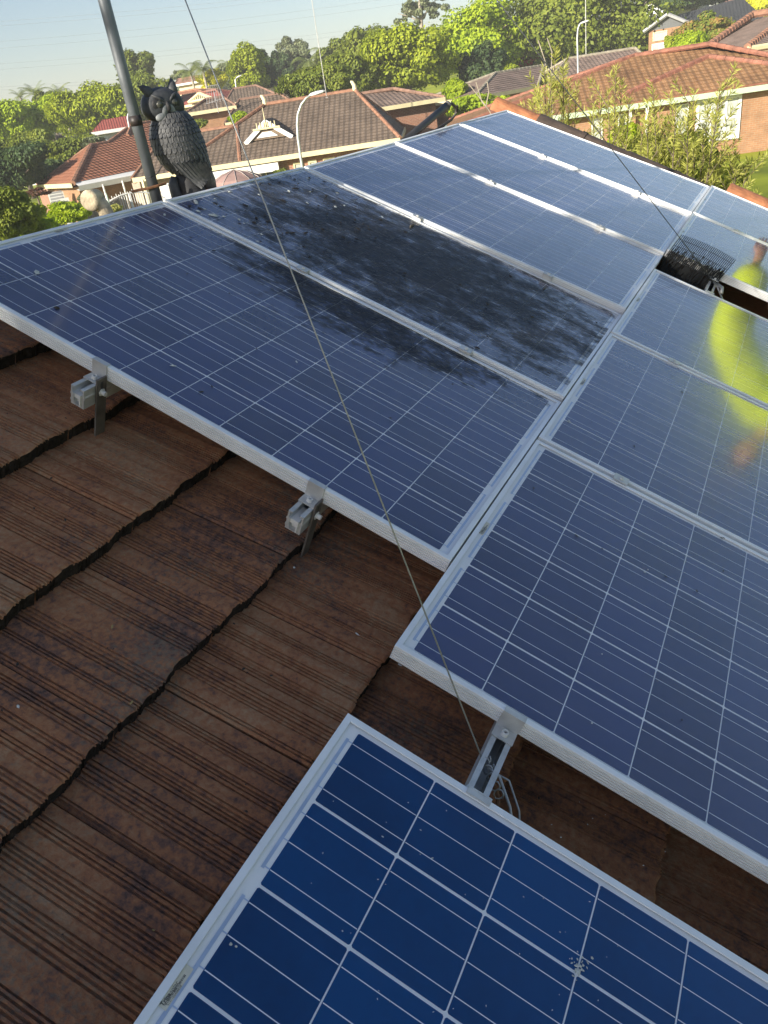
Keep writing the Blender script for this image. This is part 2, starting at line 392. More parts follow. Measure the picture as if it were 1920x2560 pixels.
def cap_mesh(L=0.40, r=0.105, mt=None):
    mb = MB(); k = 12
    for s, (u, rr) in enumerate(((0, r * 0.93), (L * .9, r), (L * .905, r * 1.07), (L, r * 1.07))):
        for j in range(k + 1):
            an = math.pi * (j / k) * 1.04 - 0.06
            mb.v.append((u, rr * math.cos(an), rr * .82 * math.sin(an)))
    for s in range(3):
        for j in range(k):
            a = s * (k + 1) + j; mb.f.append((a, a + 1, a + k + 2, a + k + 1)); mb.m.append(0); mb.uv.append(None)
    for s in (0, 3):
        mb.f.append(tuple(range(s * (k + 1), (s + 1) * (k + 1)))); mb.m.append(0); mb.uv.append(None)
    return mb.mesh('ridge_cap', mt or TILE, smooth=False)
CAPM = cap_mesh(mt=simple('brown_cap', (0.060, 0.043, 0.034), 0.85, 0, 0.35, 14, 0.4, 60))
for j in range(19):                                   # ridge caps along the ridge
    o = obj('ridge_cap', CAPM, roof); o.location = (-0.165, -3.0 + j * .40, NT - .09); o.rotation_euler = (0, 0, R(90))
TERRA = simple('terracotta_cap', (0.32, 0.13, 0.06), 0.85, 0, 0.35, 14, 0.4, 60)
CAPT = cap_mesh(mt=TERRA)
for j in range(11):                                   # verge caps at the far gable end
    uu = -0.16 + j * .385
    o = obj('verge_cap', CAPT if (j in (0, 5, 6, 7, 8) ) else CAPM, roof)
    o.location = (uu, 5.24, NT + (0.085 if j < 5 else .15) + rt.uniform(-.006, .006)); o.rotation_euler = (0, R(1.5), rt.uniform(-.02, .02))
BRICK = None
def brick_mat(name, c1, c2, mortar, scale=1.0):
    m, t, nd, ln, b = nmat(name)
    uv = nd.new('ShaderNodeUVMap'); br = nd.new('ShaderNodeTexBrick')
    br.inputs['Scale'].default_value = 1.0; br.inputs['Brick Width'].default_value = 0.24; br.inputs['Row Height'].default_value = 0.086
    br.inputs['Mortar Size'].default_value = 0.008; br.inputs['Color1'].default_value = (*c1, 1); br.inputs['Color2'].default_value = (*c2, 1); br.inputs['Mortar'].default_value = (*mortar, 1)
    ln.new(uv.outputs[0], br.inputs['Vector'])
    g = nd.new('ShaderNodeNewGeometry'); nz = nd.new('ShaderNodeTexNoise'); nz.inputs['Scale'].default_value = 2.5; nz.inputs['Detail'].default_value = 5; ln.new(g.outputs['Position'], nz.inputs['Vector'])
    rr = ramp(nd, [(0.3, (0.8,) * 3), (0.7, (1.1,) * 3)]); ln.new(nz.outputs['Fac'], rr.inputs[0])
    mx = nd.new('ShaderNodeMixRGB'); mx.blend_type = 'MULTIPLY'; mx.inputs[0].default_value = 1; ln.new(br.outputs['Color'], mx.inputs[1]); ln.new(rr.outputs[0], mx.inputs[2])
    ln.new(mx.outputs[0], b.inputs['Base Color']); b.inputs['Roughness'].default_value = 0.9
    return m
BRICK_PEACH = brick_mat('peach_brick', (0.33, 0.17, 0.085), (0.28, 0.14, 0.07), (0.30, 0.23, 0.15))
BRICK_RED = brick_mat('red_brown_brick', (0.30, 0.13, 0.075), (0.24, 0.105, 0.065), (0.36, 0.29, 0.22))
BRICK_TAN = brick_mat('tan_brick', (0.40, 0.27, 0.15), (0.34, 0.21, 0.12), (0.42, 0.36, 0.27))
mb = MB()
def wallq(mb, a, b, z0, z1, m=0):
    L = (Vector(b) - Vector(a)).length
    a = Vector(a); b = Vector(b)
    def zz(z): return z if isinstance(z, (tuple, list)) else (z, z)
    za, zb = zz(z0); zc, zd = zz(z1)
    mb.face([(a.x, a.y, za), (b.x, b.y, zb), (b.x, b.y, zd), (a.x, a.y, zc)], m, [(0, za), (L, zb), (L, zd), (0, zc)])
e = rw_(4.0, 0, NT - .1); apz = rw_(-.13, 0, NT - .1)
mbx = MB()
xl, xr = apz.x - (e.x - apz.x), e.x
yv = 5.10
pts = [(xl, yv, G0), (xr, yv, G0), (xr, yv, e.z), (apz.x, yv, apz.z), (xl, yv, e.z)]
mbx.face([p for p in pts[::-1]], 0, [(p[0], p[2]) for p in pts[::-1]])
for x_ in (xl + .5, xr - .5): wallq(mbx, (x_, -3.3, 0), (x_, yv, 0), G0, e.z)
pts2 = [(p[0], -3.3, p[2]) for p in pts]; mbx.face(pts2, 0, [(p[0], p[2]) for p in pts2])
o = mbx.build('house_wall', BRICK_RED, roof); o.matrix_basis = MRI

# ------------------------------------------------------------------ solar panels
PW, PL = 0.992, 1.65
PUc, PVc = 0.158, 0.159
MU = (PL - 10 * PUc + 0.002) / 2; MV = (PW - 6 * PVc + 0.003) / 2
FD = 0.040; LIP = 0.0125; RGL = -0.0022
def frame_mesh():
    prof = [(LIP, RGL - .001), (LIP, 0.0), (0.0008, 0.0), (0, -.0008)]      # (inset, n)
    for k in range(5):
        n = -0.0065 - k * 0.0068
        prof += [(0, n), (0.0026, n - .0005), (0.0026, n - .0026), (0, n - .0031)]
    prof += [(0, -FD), (0.028, -FD), (0.028, -FD + .0015), (0.0022, -FD + .0015), (0.0022, -.007), (LIP, -.007)]
    mb = MB(); rings = []
    for (ins, n) in prof:
        i = len(mb.v); mb.v += [(ins, ins, n), (PL - ins, ins, n), (PL - ins, PW - ins, n), (ins, PW - ins, n)]; rings.append(i)
    for a, b in zip(range(len(rings) - 1), range(1, len(rings))):
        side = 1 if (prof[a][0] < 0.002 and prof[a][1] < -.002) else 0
        for j in range(4):
            j2 = (j + 1) % 4
            mb.f.append((rings[a] + j, rings[b] + j, rings[b] + j2, rings[a] + j2)); mb.m.append(side); mb.uv.append(None)
    return mb.mesh('frame', [ALU, ALU_SIDE])
FRAME = frame_mesh()
def cell_mesh(mat):
    mb = MB(); s = 0.1553; c = 0.0022
    w_ = .0006; mb.face([(c,w_,0),(s-c,w_,0),(s,c+w_,0),(s,s-c-w_,0),(s-c,s-w_,0),(c,s-w_,0),(0,s-c-w_,0),(0,c+w_,0)])
    for k in range(3):
        y = s * (1 + 2 * k) / 6
        mb.face([(0.001, y - .0008, .00025), (s - .001, y - .0008, .00025), (s - .001, y + .0008, .00025), (0.001, y + .0008, .00025)], 1)
    return mb.mesh('solar_cell', [mat, BUSBAR])
CELLB, CELLI = cell_mesh(CELL_BLUE), cell_mesh(CELL_INDIGO)
mb = MB(); mb.face([(LIP - .002, LIP - .002, 0), (PL - LIP + .002, LIP - .002, 0), (PL - LIP + .002, PW - LIP + .002, 0), (LIP - .002, PW - LIP + .002, 0)]); BACKM = mb.mesh('backsheet', BACK)
def glass_mesh(m):
    mb = MB(); mb.face([(LIP - .0005, LIP - .0005, 0), (PL - LIP + .0005, LIP - .0005, 0), (PL - LIP + .0005, PW - LIP + .0005, 0), (LIP - .0005, PW - LIP + .0005, 0)]); return mb.mesh('glass_pane', m)
GLM = {m.name: glass_mesh(m) for m in (GLASS, GLASS_CLEAN, GLASS_A, GLASS_B)}
mb = MB()
for (a, b) in ((0, 2), (2, 4), (4, 6)):
    y0 = MV + a * PVc + .026 - .004; y1 = MV + b * PVc - .003 - .022
    mb.face([(0, y0, 0), (.0055, y0, 0), (.0055, y1, 0), (0, y1, 0)])
    for c in (a, b - 1):
        for k in range(3):
            y = MV + c * PVc + .156 * (1 + 2 * k) / 6
            mb.face([(.0055, y - .001, 0), (.0135, y - .001, 0), (.0135, y + .001, 0), (.0055, y + .001, 0)])
RIBM = mb.mesh('bus_ribbon', RIBBON)
def text_mesh(body, size, off=0.0, spacing=1.0):
    cu = bpy.data.curves.new('txt', 'FONT'); cu.body = body; cu.size = size; cu.offset = off; cu.space_character = spacing; cu.resolution_u = 3
    o = bpy.data.objects.new('txt', cu); COL.objects.link(o)
    dg = bpy.context.evaluated_depsgraph_get(); dg.update()
    me = bpy.data.meshes.new_from_object(o.evaluated_get(dg)); me.name = 'lettering'
    wd = max((v.co.x for v in me.vertices), default=0)
    bpy.data.objects.remove(o); bpy.data.curves.remove(cu)
    me.materials.clear(); me.materials.append(PRINT)
    return me, wd
TX1, w1 = text_mesh('Trina', 0.0145, 0.00045); TX2, w2 = text_mesh('solar', 0.0145); TX3, w3 = text_mesh('9141105408838', 0.0072, 0, 1.1)
mb = MB(); rb = random.Random(3); x = 0
while x < 0.078:
    ww = rb.choice((.0006, .0012, .0018)); mb.face([(x, 0, 0), (x + ww, 0, 0), (x + ww, .006, 0), (x, .006, 0)]); x += ww + rb.choice((.0007, .0012, .002))
BARC = mb.mesh('barcode', PRINT)
mb = MB(); mb.face([(0, 0, 0), (.108, 0, 0), (.108, .0225, 0), (0, .0225, 0)]); PAPM = mb.mesh('sticker', PAPER)
def panel(u0, v0, z00, z10, z01, cellm, glass, label):
    ex = Vector((PL, 0, z10 - z00)).normalized(); ey = Vector((0, PW, z01 - z00)); ey = (ey - ex * ey.dot(ex)).normalized(); ez = ex.cross(ey)
    m = Matrix((ex, ey, ez)).transposed().to_4x4(); m.translation = (u0, v0, z00)
    t = thing('solar_panel', label, 'solar panel', MR @ m, 'solar panels on the foreground roof')
    obj('frame', FRAME, t); obj('backsheet', BACKM, t, T(0, 0, -.0058))
    for i in range(10):
        for j in range(6):
            obj('solar_cell', cellm, t, T(MU + i * PUc, MV + j * PVc, -.0053))
    obj('bus_ribbon', RIBM, t, T(MU - .0135, 0, -.0052)); obj('bus_ribbon', RIBM, t, Matrix(((-1,0,0,PL - MU + .0135),(0,1,0,0),(0,0,1,-.0052),(0,0,0,1))))
    st = obj('sticker', PAPM, t, T(.0245, .459, -.0050) @ Matrix.Rotation(R(90), 4, 'Z') @ Matrix.Diagonal((.53, .53, 1, 1)))
    obj('lettering', TX1, st, T(.004, .0115, .0002)); obj('lettering', TX2, st, T(.004 + w1 + .001, .0115, .0002))
    obj('barcode', BARC, st, T(.008, .0072 - .0005, .0002)) ; obj('lettering', TX3, st, T(.012, .0010, .0002))
    obj('glass_pane', GLM[glass.name], t, T(0, 0, RGL - .0012))
    return t
zt = [.012, -.0024, -.025, -.0304, -.0269, -.0302]; zb = [.0048, .0034, .0065, .0137, .0324, .0426]
GP = 0.0191
row1 = [(CELLI, GLASS_A, 'blue solar panel nearest the owl, clean at its left and dirty near the caked one'),
        (CELLI, GLASS_B, 'solar panel caked with black dirt, just behind the owl side wire'),
        (CELLI, GLASS, 'clean blue grey panel next to the dirt-caked panel, below the street lamp'),
        (CELLI, GLASS, 'panel in the upper row reflecting the black pipe and cable loop'),
        (CELLI, GLASS, 'farthest panel of the upper row, along the terracotta verge caps')]
for i, (cm, gm_, lb) in enumerate(row1):
    v0 = i * (PW + GP)
    panel(0, v0, zt[i], zb[i], zt[i + 1], cm, gm_, lb)
U2 = PL + 0.0045
vF, vH = -0.305, -0.5022
row2 = [(vH - PW, 0, 0, CELLB, GLASS_CLEAN, 'deep blue solar panel in the front corner with the printed maker sticker'),
        (vF, 0, 0, CELLI, GLASS, 'large panel in the middle foreground beside the wire tied to the rail'),
        (vF + PW + GP, 0, .003, CELLI, GLASS, 'second panel of the lower row, right of the dirt-caked one'),
        (vF + 2 * (PW + GP), .004, .010, CELLI, GLASS, 'lower row panel in front of the black wire mesh, mirroring a yellow shirt'),
        (3.043, .033, .036, CELLI, GLASS, 'lower row panel just behind the black wire mesh'),
        (3.043 + PW + GP, .036, .040, CELLI, GLASS, 'last panel of the lower row beside the orange verge caps')]
for (v0, za, zb_, cm, gm_, lb) in row2: panel(U2, v0, za, za, zb_, cm, gm_, lb)

# ------------------------------------------------------------------ mounting rails with clamps
def rail_mesh(v0, v1):
    o_, w_, h = 0.0, 0.042, 0.056
    ring = [(0,0),(.011,0),(.011,-.004),(.004,-.004),(.004,-.020),(.0085,-.023),(.0085,-.042),(.012,-.052),(.030,-.052),(.0335,-.042),(.0335,-.023),(.038,-.020),(.038,-.004),(.031,-.004),(.031,0),(.042,0),(.042,-.019),(.0435,-.022),(.0435,-.026),(.042,-.029),(.042,-.056),(0,-.056),(0,-.048),(-.002,-.045),(-.002,-.041),(0,-.038),(0,-.029),(-.002,-.026),(-.002,-.022),(0,-.019)]
    bm = bmesh.new()
    a = [bm.verts.new((x, v0, n)) for x, n in ring]; b = [bm.verts.new((x, v1, n)) for x, n in ring]
    for i in range(len(ring)):
        j = (i + 1) % len(ring); bm.faces.new((a[i], a[j], b[j], b[i]))
    from mathutils.geometry import tessellate_polygon
    for r_ in (a, b):
        for ids in ([21, 22, 23, 24, 25, 26, 27, 28, 29, 0, 1, 2, 3, 4, 5, 6, 7], [21, 7, 8, 20], [8, 9, 10, 11, 12, 13, 14, 15, 16, 17, 18, 19, 20]):
            for tri in tessellate_polygon([[Vector((ring[k][0], ring[k][1], 0)) for k in ids]]): bm.faces.new([r_[ids[k]] for k in tri])
    bmesh.ops.recalc_face_normals(bm, faces=bm.faces)
    me = bpy.data.meshes.new('rail'); bm.to_mesh(me); bm.free(); me.materials.append(ALU_CAST); return me
def bolt_mesh(r=.0075, h=.009):
    mb = MB(); k = 14
    rings = [(r, 0), (r, h * .85), (r * .88, h), (r * .48, h), (r * .45, h * .35)]
    for (rr, z) in rings:
        for j in range(k):
            an = 2 * math.pi * j / k; mb.v.append((rr * math.cos(an), rr * math.sin(an), z))
    for i in range(len(rings) - 1):
        for j in range(k):
            j2 = (j + 1) % k; mb.f.append((i*k+j, i*k+j2, (i+1)*k+j2, (i+1)*k+j)); mb.m.append(0); mb.uv.append(None)
    mb.f.append(tuple((len(rings)-1)*k + j for j in range(k))); mb.m.append(1); mb.uv.append(None)
    return mb.mesh('bolt', [ALU_SIDE, RUBBER])
BOLT = bolt_mesh(); BOLTS = bolt_mesh(.006, .004)
mb = MB()
mb.box((-.023, .0, .0006), (.023, .0115, .0036)); mb.box((-.023, -.0036, -.0418), (.023, -.0004, .0036)); mb.box((-.023, -.034, -.0418), (.023, -.0038, -.0385))
ENDC = mb.mesh('end_clamp', ALU_CAST)
mb = MB(); mb.box((-.022, -.0175, .0006), (.022, .0175, .0036)); mb.box((-.022, -.0075, -.03), (.022, .0075, .0004)); MIDC = mb.mesh('mid_clamp', ALU_CAST)
mb = MB(); mb.box((-.0025, -.017, -.19), (.0025, .017, -.012)); mb.box((.0024, -.0045, -.05), (.0029, .0045, -.022), 1); mb.tube([(.0, 0, -.054), (.016, 0, -.054)], .0065, 10, 2); mb.tube([(-.002,0,-.054),(.005,0,-.054)], .011, 6, 2)
BRK = mb.mesh('roof_bracket', [GALV, RUBBER, ALU_SIDE])
def rail(u, v0, v1, nz, ends, mids, brackets, label):
    t = thing('mounting_rail', label, 'mounting rail', MR @ T(u, 0, nz), 'aluminium rails under the solar panels')
    obj('rail', rail_mesh(v0, v1), t, T(-.021, 0, -.0425))
    if v0 > -.5: mbs = MB(); mbs.box((-.0125, v0 + .003, -.078), (.0105, v0 + .06, -.066)); mbs.box((-.0125, v0 + .012, -.094), (.008, v0 + .06, -.080)); mbs.box((.009, v0 - .004, -.094), (.0122, v0 + .05, -.060)); mbs.build('splice_bar', ALU_SIDE, t)
    for (v, n, flip) in ends:
        c = obj('end_clamp', ENDC, t, T(0, v, n) @ (Matrix.Rotation(math.pi, 4, 'Z') if flip else Matrix.Identity(4)))
        obj('bolt', BOLT, c, T(0, -.0195, -.0385))
    for (v, n) in mids:
        c = obj('mid_clamp', MIDC, t, T(0, v, n)); obj('bolt', BOLTS, c, T(0, 0, .0036))
    for v in brackets: obj('roof_bracket', BRK, t, T(.0265, v, -.01))
    return t
def zrow(u, i): return zt[i] + (zb[i] - zt[i]) * u / PL
VB = [i * (PW + GP) - GP / 2 for i in range(6)]
for u, lb in ((0.622, 'upper rail end poking out beside the panel edge at the far left'), (1.283, 'second rail end poking out near the middle of the blue panel edge')):
    rail(u, -.078, 5.02, zrow(u, 0) , [(0, 0, False)], [(VB[i], zrow(u, i) - zrow(u, 0)) for i in range(1, 5)], [-.024, .9, 1.9], lb)
rail(1.925, -1.2, 2.72, 0, [(vF, 0, False), (vH, 0, True)], [(vF + PW + GP / 2, .002), (vF + 2 * PW + 1.5 * GP, .004)], [.4, 1.4], 'lower rail bridging the dark gap where the wire is tied')
rail(1.945, 2.60, 5.0, .022, [(3.043, .012, False), (2.724, -.012, True)], [(3.043 + PW + GP / 2, .014)], [3.5, 4.5], 'lower rail bridging the far gap beside the black wire mesh')

# ------------------------------------------------------------------ antenna mast with straps
MB0 = rw_(-.153, 1.179, -.13)
mast = thing('antenna_mast', 'tall grey antenna mast standing beside the owl with a band of black tape', 'mast', T(*MB0))
mb = MB(); mb.tube([(0, 0, -.05), (0, 0, .5), (0, 0, 2.95)], .0215, 20); mb.build('pole', POLE, mast, smooth=True)
def mz(px, py):                                         # height on the mast axis for a pixel
    best = min(((RW @ (MB0 + Vector((0, 0, h / 200)) - CW)), h / 200) for h in ()) if False else None
    for h in range(0, 400):
        q = RW @ (MB0 + Vector((0, 0, h / 200)) - CW); y = 1280 + FPX * q.y / q.z
        if y < py: return h / 200
    return 0
za, zb2 = mz(0, 315), mz(0, 291)
mb = MB(); mb.tube([(0, 0, za), (0, 0, zb2)], .0232, 20); mb.build('tape_band', TAPE, mast, smooth=True)
zs = mz(0, 470)
mb = MB(); dv = Vector((MB0.x - CW.x, MB0.y - CW.y, 0)).normalized(); rt_ = Vector((dv.y, -dv.x, 0))
def lp(r_, d_, z_): return rt_ * r_ + dv * d_ + Vector((0, 0, z_))
mb.tube([lp(-.085, .01, zs - .004), lp(-.05, -.012, zs - .001), lp(-.02, -.026, zs), lp(.02, -.026, zs + .004), lp(.052, -.012, zs + .006)], .0055, 6)
mb.build('strap', RUST, mast)
mb = MB(); zz_ = mz(0, 445)
mb.tube([lp(-.023, -.004, zz_), lp(0, -.0245, zz_ + .003), lp(.024, -.01, zz_ + .008), lp(.055, .0, zz_ + .035)], .002, 5); mb.build('cable_tie', RUBBER, mast)
# ------------------------------------------------------------------ guy wires
W1a = rw_(1.915, -.40, -.052); W1b = MB0 + Vector((0, 0, 2.12 + .04)); W2a = rw_(1.945, 2.99, -.01); W2b = MB0 + Vector((0, 0, 2.33 + .04))
t = thing('guy_wire', 'long guy wire running from the mast across the panels to the near gap', 'wire', T(*W1a))
mb = MB(); mb.tube([(0, 0, 0), (W1b - W1a) * .5 + Vector((0, 0, -.008)), W1b - W1a], .0016, 6); mb.build('strand', WIREGREY, t, smooth=True)
mb = MB(); X = MR.to_3x3()
def rl(u, v, n): return X @ Vector((u, v, n))
for k in range(5):
    c = rl(.012 * k, -.010 * k, -.002 * k); pts = []
    for a in range(11):
        an = a / 10 * 2 * math.pi * 1.2; pts.append(c + rl(.009 * math.cos(an), .006 * math.sin(an) + .001 * a, .010 * math.sin(an)))
    mb.tube(pts, .0016, 5)
mb.build('knot', WIREGREY, t, smooth=True)
mb = MB()
mb.tube([rl(0, 0, 0), rl(.035, -.012, .006), rl(.075, -.045, -.01), rl(.115, -.10, -.03), rl(.15, -.16, -.06)], .0030, 6)
mb.tube([rl(.01, -.006, 0), rl(.055, .0, -.004), rl(.095, -.035, -.02), rl(.12, -.085, -.035), rl(.155, -.15, -.06)], .0022, 6)
mb.tube([rl(.085, -.062, -.018), rl(.115, -.098, -.03)], .0065, 6)
mb.build('thimble', WIREGREY, t, smooth=True)
mb = MB(); mb.tube([rl(.02, -.012, -.004), rl(.05, -.03, -.022), rl(.06, -.055, -.024), rl(.05, -.07, -.01)], .0038, 6); mb.build('hook', RUST, t, smooth=True)
t = thing('guy_wire', 'second guy wire crossing the far panels down to the black mesh', 'wire', T(*W2a))
mb = MB(); mb.tube([(0, 0, 0), W2b - W2a], .0021, 6); mb.build('strand', simple('dull_wire', (.22, .22, .23), .5, .5), t, smooth=True)
mb = MB(); mb.tube([(0, 0, 0), rl(.03, -.06, .0), rl(.08, -.12, -.03), rl(.14, -.16, -.05)], .005, 6); mb.tube([rl(.02, -.03, .004), rl(.05, -.075, .01), rl(.06, -.10, -.01)], .009, 6); mb.build('knot', WIREGREY, t, smooth=True)

# ------------------------------------------------------------------ bird-proofing mesh in the far gap
ms = thing('wire_mesh_screen', 'roll of black wire mesh bent up in the far gap between panels', 'wire mesh', MR)
def scr(a, s):                                          # a along u, s along the sheet: lies in the gap, then curls up
    u = 1.66 + .30 * a
    if s < .30: v, n = 2.735 + s, -.085 + .012 * math.sin(s * 21)
    else:
        q = s - .30; bend = .20 + .05 * math.sin(3.1 * a)
        v, n = 3.030 - .010 + .30 * max(0, q - .12) * (0.35 + a * .3), -.075 + q * (0.95 - .18 * (a - .4) ** 2)
        u += .16 * max(0, q - .06)
    return Vector((u, v, n))
mb = MB()
for i in range(33):
    a = i / 32
    mb.tube([scr(a, s) for s in (0, .1, .2, .28, .31, .36, .42, .48, .52)], .0021, 4, caps=False)
for i in range(44):
    s = .02 + .50 * (i / 43) ** 0.8
    if s > .36 and i % 4: continue
    mb.tube([scr(a / 6, s) for a in range(7)], .0014, 4, caps=False)
for i in range(36):
    s = .01 + i * .0082
    mb.tube([scr(a / 5, s) - Vector((0, 0, .004)) for a in range(6)], .0016, 4, caps=False)
mb.build('mesh_wires', BLACKWIRE, ms); rd0 = random.Random(2)
mb = MB()
for i in range(14):
    mb.face([scr(i / 14, 0.0) - Vector((0, 0, .012)), scr((i + 1) / 14, 0.0) - Vector((0, 0, .012)), scr((i + 1) / 14, .29) - Vector((0, 0, .012)), scr(i / 14, .29) - Vector((0, 0, .012))])
for i in range(190):
    a0 = rd0.random(); s0 = .26 + .15 * rd0.random(); p_ = scr(a0, s0); mb.tube([p_, scr(min(1, a0 + .05 * rd0.random()), s0 + .05), scr(min(1, a0 + .1 * rd0.random()), s0 + .02)], .0022, 4)
mb.build('mesh_backing', BLACKWIRE, ms)

# ------------------------------------------------------------------ black pipe and cable loop
hu = -0.10
pa, pb = PU(985, 375, hu), PU(1118, 263, hu)
pa = pa + (pa - pb) * .1
hp = thing('insulated_pipe', 'black insulated pipe sticking up behind the panels with a cable loop', 'pipe', T(*pa))
mb = MB(); d = pb - pa; mb.tube([(0, 0, 0), d * .5, d], .0225, 18); mb.build('pipe', RUBBER, hp, smooth=True)
mb = MB(); mb.tube([d * .985, d * 1.012], [.025, .025], 18); mb.build('collar', simple('collar_grey', (.10, .10, .10), .4), hp, smooth=True)
loop = [PU(x, y, hu + .01) - pa for x, y in ((1118, 263), (1130, 259), (1140, 268), (1140, 283), (1128, 300), (1105, 316), (1080, 332), (1055, 352), (1035, 372))]
mb = MB(); mb.tube(loop, .009, 8); mb.tube([p + Vector((.012, 0, .01)) for p in loop[2:]], .006, 8); mb.build('cable', simple('cable_sheath', (.05, .045, .04), .6), hp, smooth=True)

# ------------------------------------------------------------------ vent cowl at the ridge
vc = PU(262, 530, -.17)
dl = Vector((vc.x - CW.x, vc.y - CW.y, 0)).normalized(); rl_ = Vector((dl.y, -dl.x, 0))
vt = thing('vent_cowl', 'small beige mortar-coloured vent elbow poking above the top panel edge', 'vent', T(*vc))
CONC = simple('lichen_concrete', (0.62, 0.52, 0.36), 0.9, 0, 0.35, 40, 0.5, 120)
mb = MB(); mb.tube([(0, 0, -.10), rl_ * .004, rl_ * -.004 + Vector((0, 0, .022)), rl_ * -.012 + Vector((0, 0, .04))], [.027, .027, .028, .027], 16); mb.build('pipe', CONC, vt, smooth=True)
mb = MB(); c = rl_ * -.028 + Vector((0, 0, .048)); ax = (dl * -.75 + rl_ * -.45).normalized()
mb.tube([c - ax * .038, c - ax * .030, c + ax * .022, c + ax * .030, c + ax * .033], [.024, .033, .037, .034, .02], 20); mb.build('cowl', CONC, vt, smooth=True)

# ------------------------------------------------------------------ owl decoy
OW = rw_(-.12, 1.33, -.10) - Vector((0, 0, 0))
dv = Vector((ray(470, 400).x, ray(470, 400).y, 0)).normalized(); rt2 = Vector((dv.y, -dv.x, 0))
OM = Matrix((rt2, dv, Vector((0, 0, 1)))).transposed().to_4x4(); OM.translation = OW    # x right in view, y away, z up
owl = thing('owl_decoy', 'grey plastic owl decoy with horned ears perched at the roof ridge', 'owl statue', OM)
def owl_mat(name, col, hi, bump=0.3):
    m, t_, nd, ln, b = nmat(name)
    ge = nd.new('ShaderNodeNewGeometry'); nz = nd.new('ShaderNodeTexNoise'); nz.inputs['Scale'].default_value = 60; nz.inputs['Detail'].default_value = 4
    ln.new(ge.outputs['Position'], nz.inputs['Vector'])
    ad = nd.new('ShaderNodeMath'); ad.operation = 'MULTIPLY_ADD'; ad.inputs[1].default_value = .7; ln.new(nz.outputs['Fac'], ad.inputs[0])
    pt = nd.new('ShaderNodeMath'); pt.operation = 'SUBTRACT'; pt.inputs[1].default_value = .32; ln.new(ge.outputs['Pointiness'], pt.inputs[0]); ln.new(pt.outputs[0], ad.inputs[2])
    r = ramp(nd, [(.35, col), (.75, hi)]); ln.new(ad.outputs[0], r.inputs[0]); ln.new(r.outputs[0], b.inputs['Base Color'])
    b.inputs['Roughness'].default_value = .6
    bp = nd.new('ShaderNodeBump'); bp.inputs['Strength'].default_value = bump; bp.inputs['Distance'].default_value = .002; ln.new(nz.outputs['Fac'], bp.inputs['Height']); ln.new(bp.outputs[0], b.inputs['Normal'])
    return m
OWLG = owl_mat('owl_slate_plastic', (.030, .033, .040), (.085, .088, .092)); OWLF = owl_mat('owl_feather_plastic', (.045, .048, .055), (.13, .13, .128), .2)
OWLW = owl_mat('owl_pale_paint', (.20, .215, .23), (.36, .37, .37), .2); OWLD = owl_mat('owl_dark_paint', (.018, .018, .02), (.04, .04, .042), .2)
# body: rings (z, x centre, y centre, rx, ry)
BR = [(.018, .082, .035, .022, .020), (.045, .070, .030, .036, .036), (.075, .047, .022, .062, .055), (.105, .030, .016, .080, .068), (.145, .014, .010, .0935, .080), (.19, .006, .004, .1005, .086), (.235, .001, 0, .098, .085), (.27, .0015, -.002, .088, .078), (.295, .001, -.004, .072, .066), (.315, .0, -.005, .060, .056)]
def ring_at(z):
    for a, b in zip(BR, BR[1:]):
        if a[0] <= z <= b[0]:
            f = (z - a[0]) / (b[0] - a[0]); f = f * f * (3 - 2 * f) * .5 + f * .5
            return [a[i] + (b[i] - a[i]) * f for i in range(5)]
    return list(BR[-1] if z > BR[-1][0] else BR[0])
def bpt(z, an, out=0.0):
    _, cx, cy, rx_, ry_ = ring_at(z); return Vector((cx + (rx_ + out) * math.cos(an), cy + (ry_ + out) * math.sin(an), z))
mb = MB(); K = 28; zsn = [.018 + i * (.297 / 24) for i in range(25)]
for z in zsn:
    for j in range(K): mb.v.append(tuple(bpt(z, 2 * math.pi * j / K)))
for i in range(24):
    for j in range(K):
        j2 = (j + 1) % K; mb.f.append((i*K+j, i*K+j2, (i+1)*K+j2, (i+1)*K+j)); mb.m.append(0); mb.uv.append(None)
mb.f.append(tuple(reversed(range(K)))); mb.m.append(0); mb.uv.append(None)
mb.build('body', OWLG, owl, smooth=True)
def feather_mesh(w_, l_):
    mb = MB(); nx, ny = 5, 5
    for j in range(ny):
        f = j / (ny - 1); wv = w_ * (1.0 if f < .55 else math.sqrt(max(0.0, 1 - ((f - .55) / .47) ** 2)))
        for i in range(nx):
            g_ = -1 + 2 * i / (nx - 1)
            mb.v.append((g_ * wv * .5, .0028 * (1 - g_ * g_) + .0035 * f + (.0012 if abs(g_) == 1 else 0), -f * l_))
    for j in range(ny - 1):
        for i in range(nx - 1):
            a = j * nx + i; mb.f.append((a, a + 1, a + nx + 1, a + nx)); mb.m.append(0); mb.uv.append(None)
    # rim thickness
    rim = [0 * nx + 0] + [j * nx for j in range(1, ny)] + [(ny - 1) * nx + i for i in range(1, nx)] + [j * nx + nx - 1 for j in range(ny - 2, -1, -1)]
    base = len(mb.v)
    for i in rim: v = mb.v[i]; mb.v.append((v[0] * 1.04, v[1] - .0045, v[2]))
    for a in range(len(rim) - 1): mb.f.append((rim[a], base + a, base + a + 1, rim[a + 1])); mb.m.append(0); mb.uv.append(None)
    return mb.mesh('feather', OWLF, smooth=True)
FE = [feather_mesh(.017, .026), feather_mesh(.021, .032), feather_mesh(.024, .042)]
LF = feather_mesh(.022, .085)
ro = random.Random(9); nf = 0
rows = [(.312, 0), (.298, 0), (.284, 0), (.270, 0), (.255, 0), (.239, 1), (.222, 1), (.205, 1), (.187, 1), (.168, 1), (.149, 2), (.130, 2)]
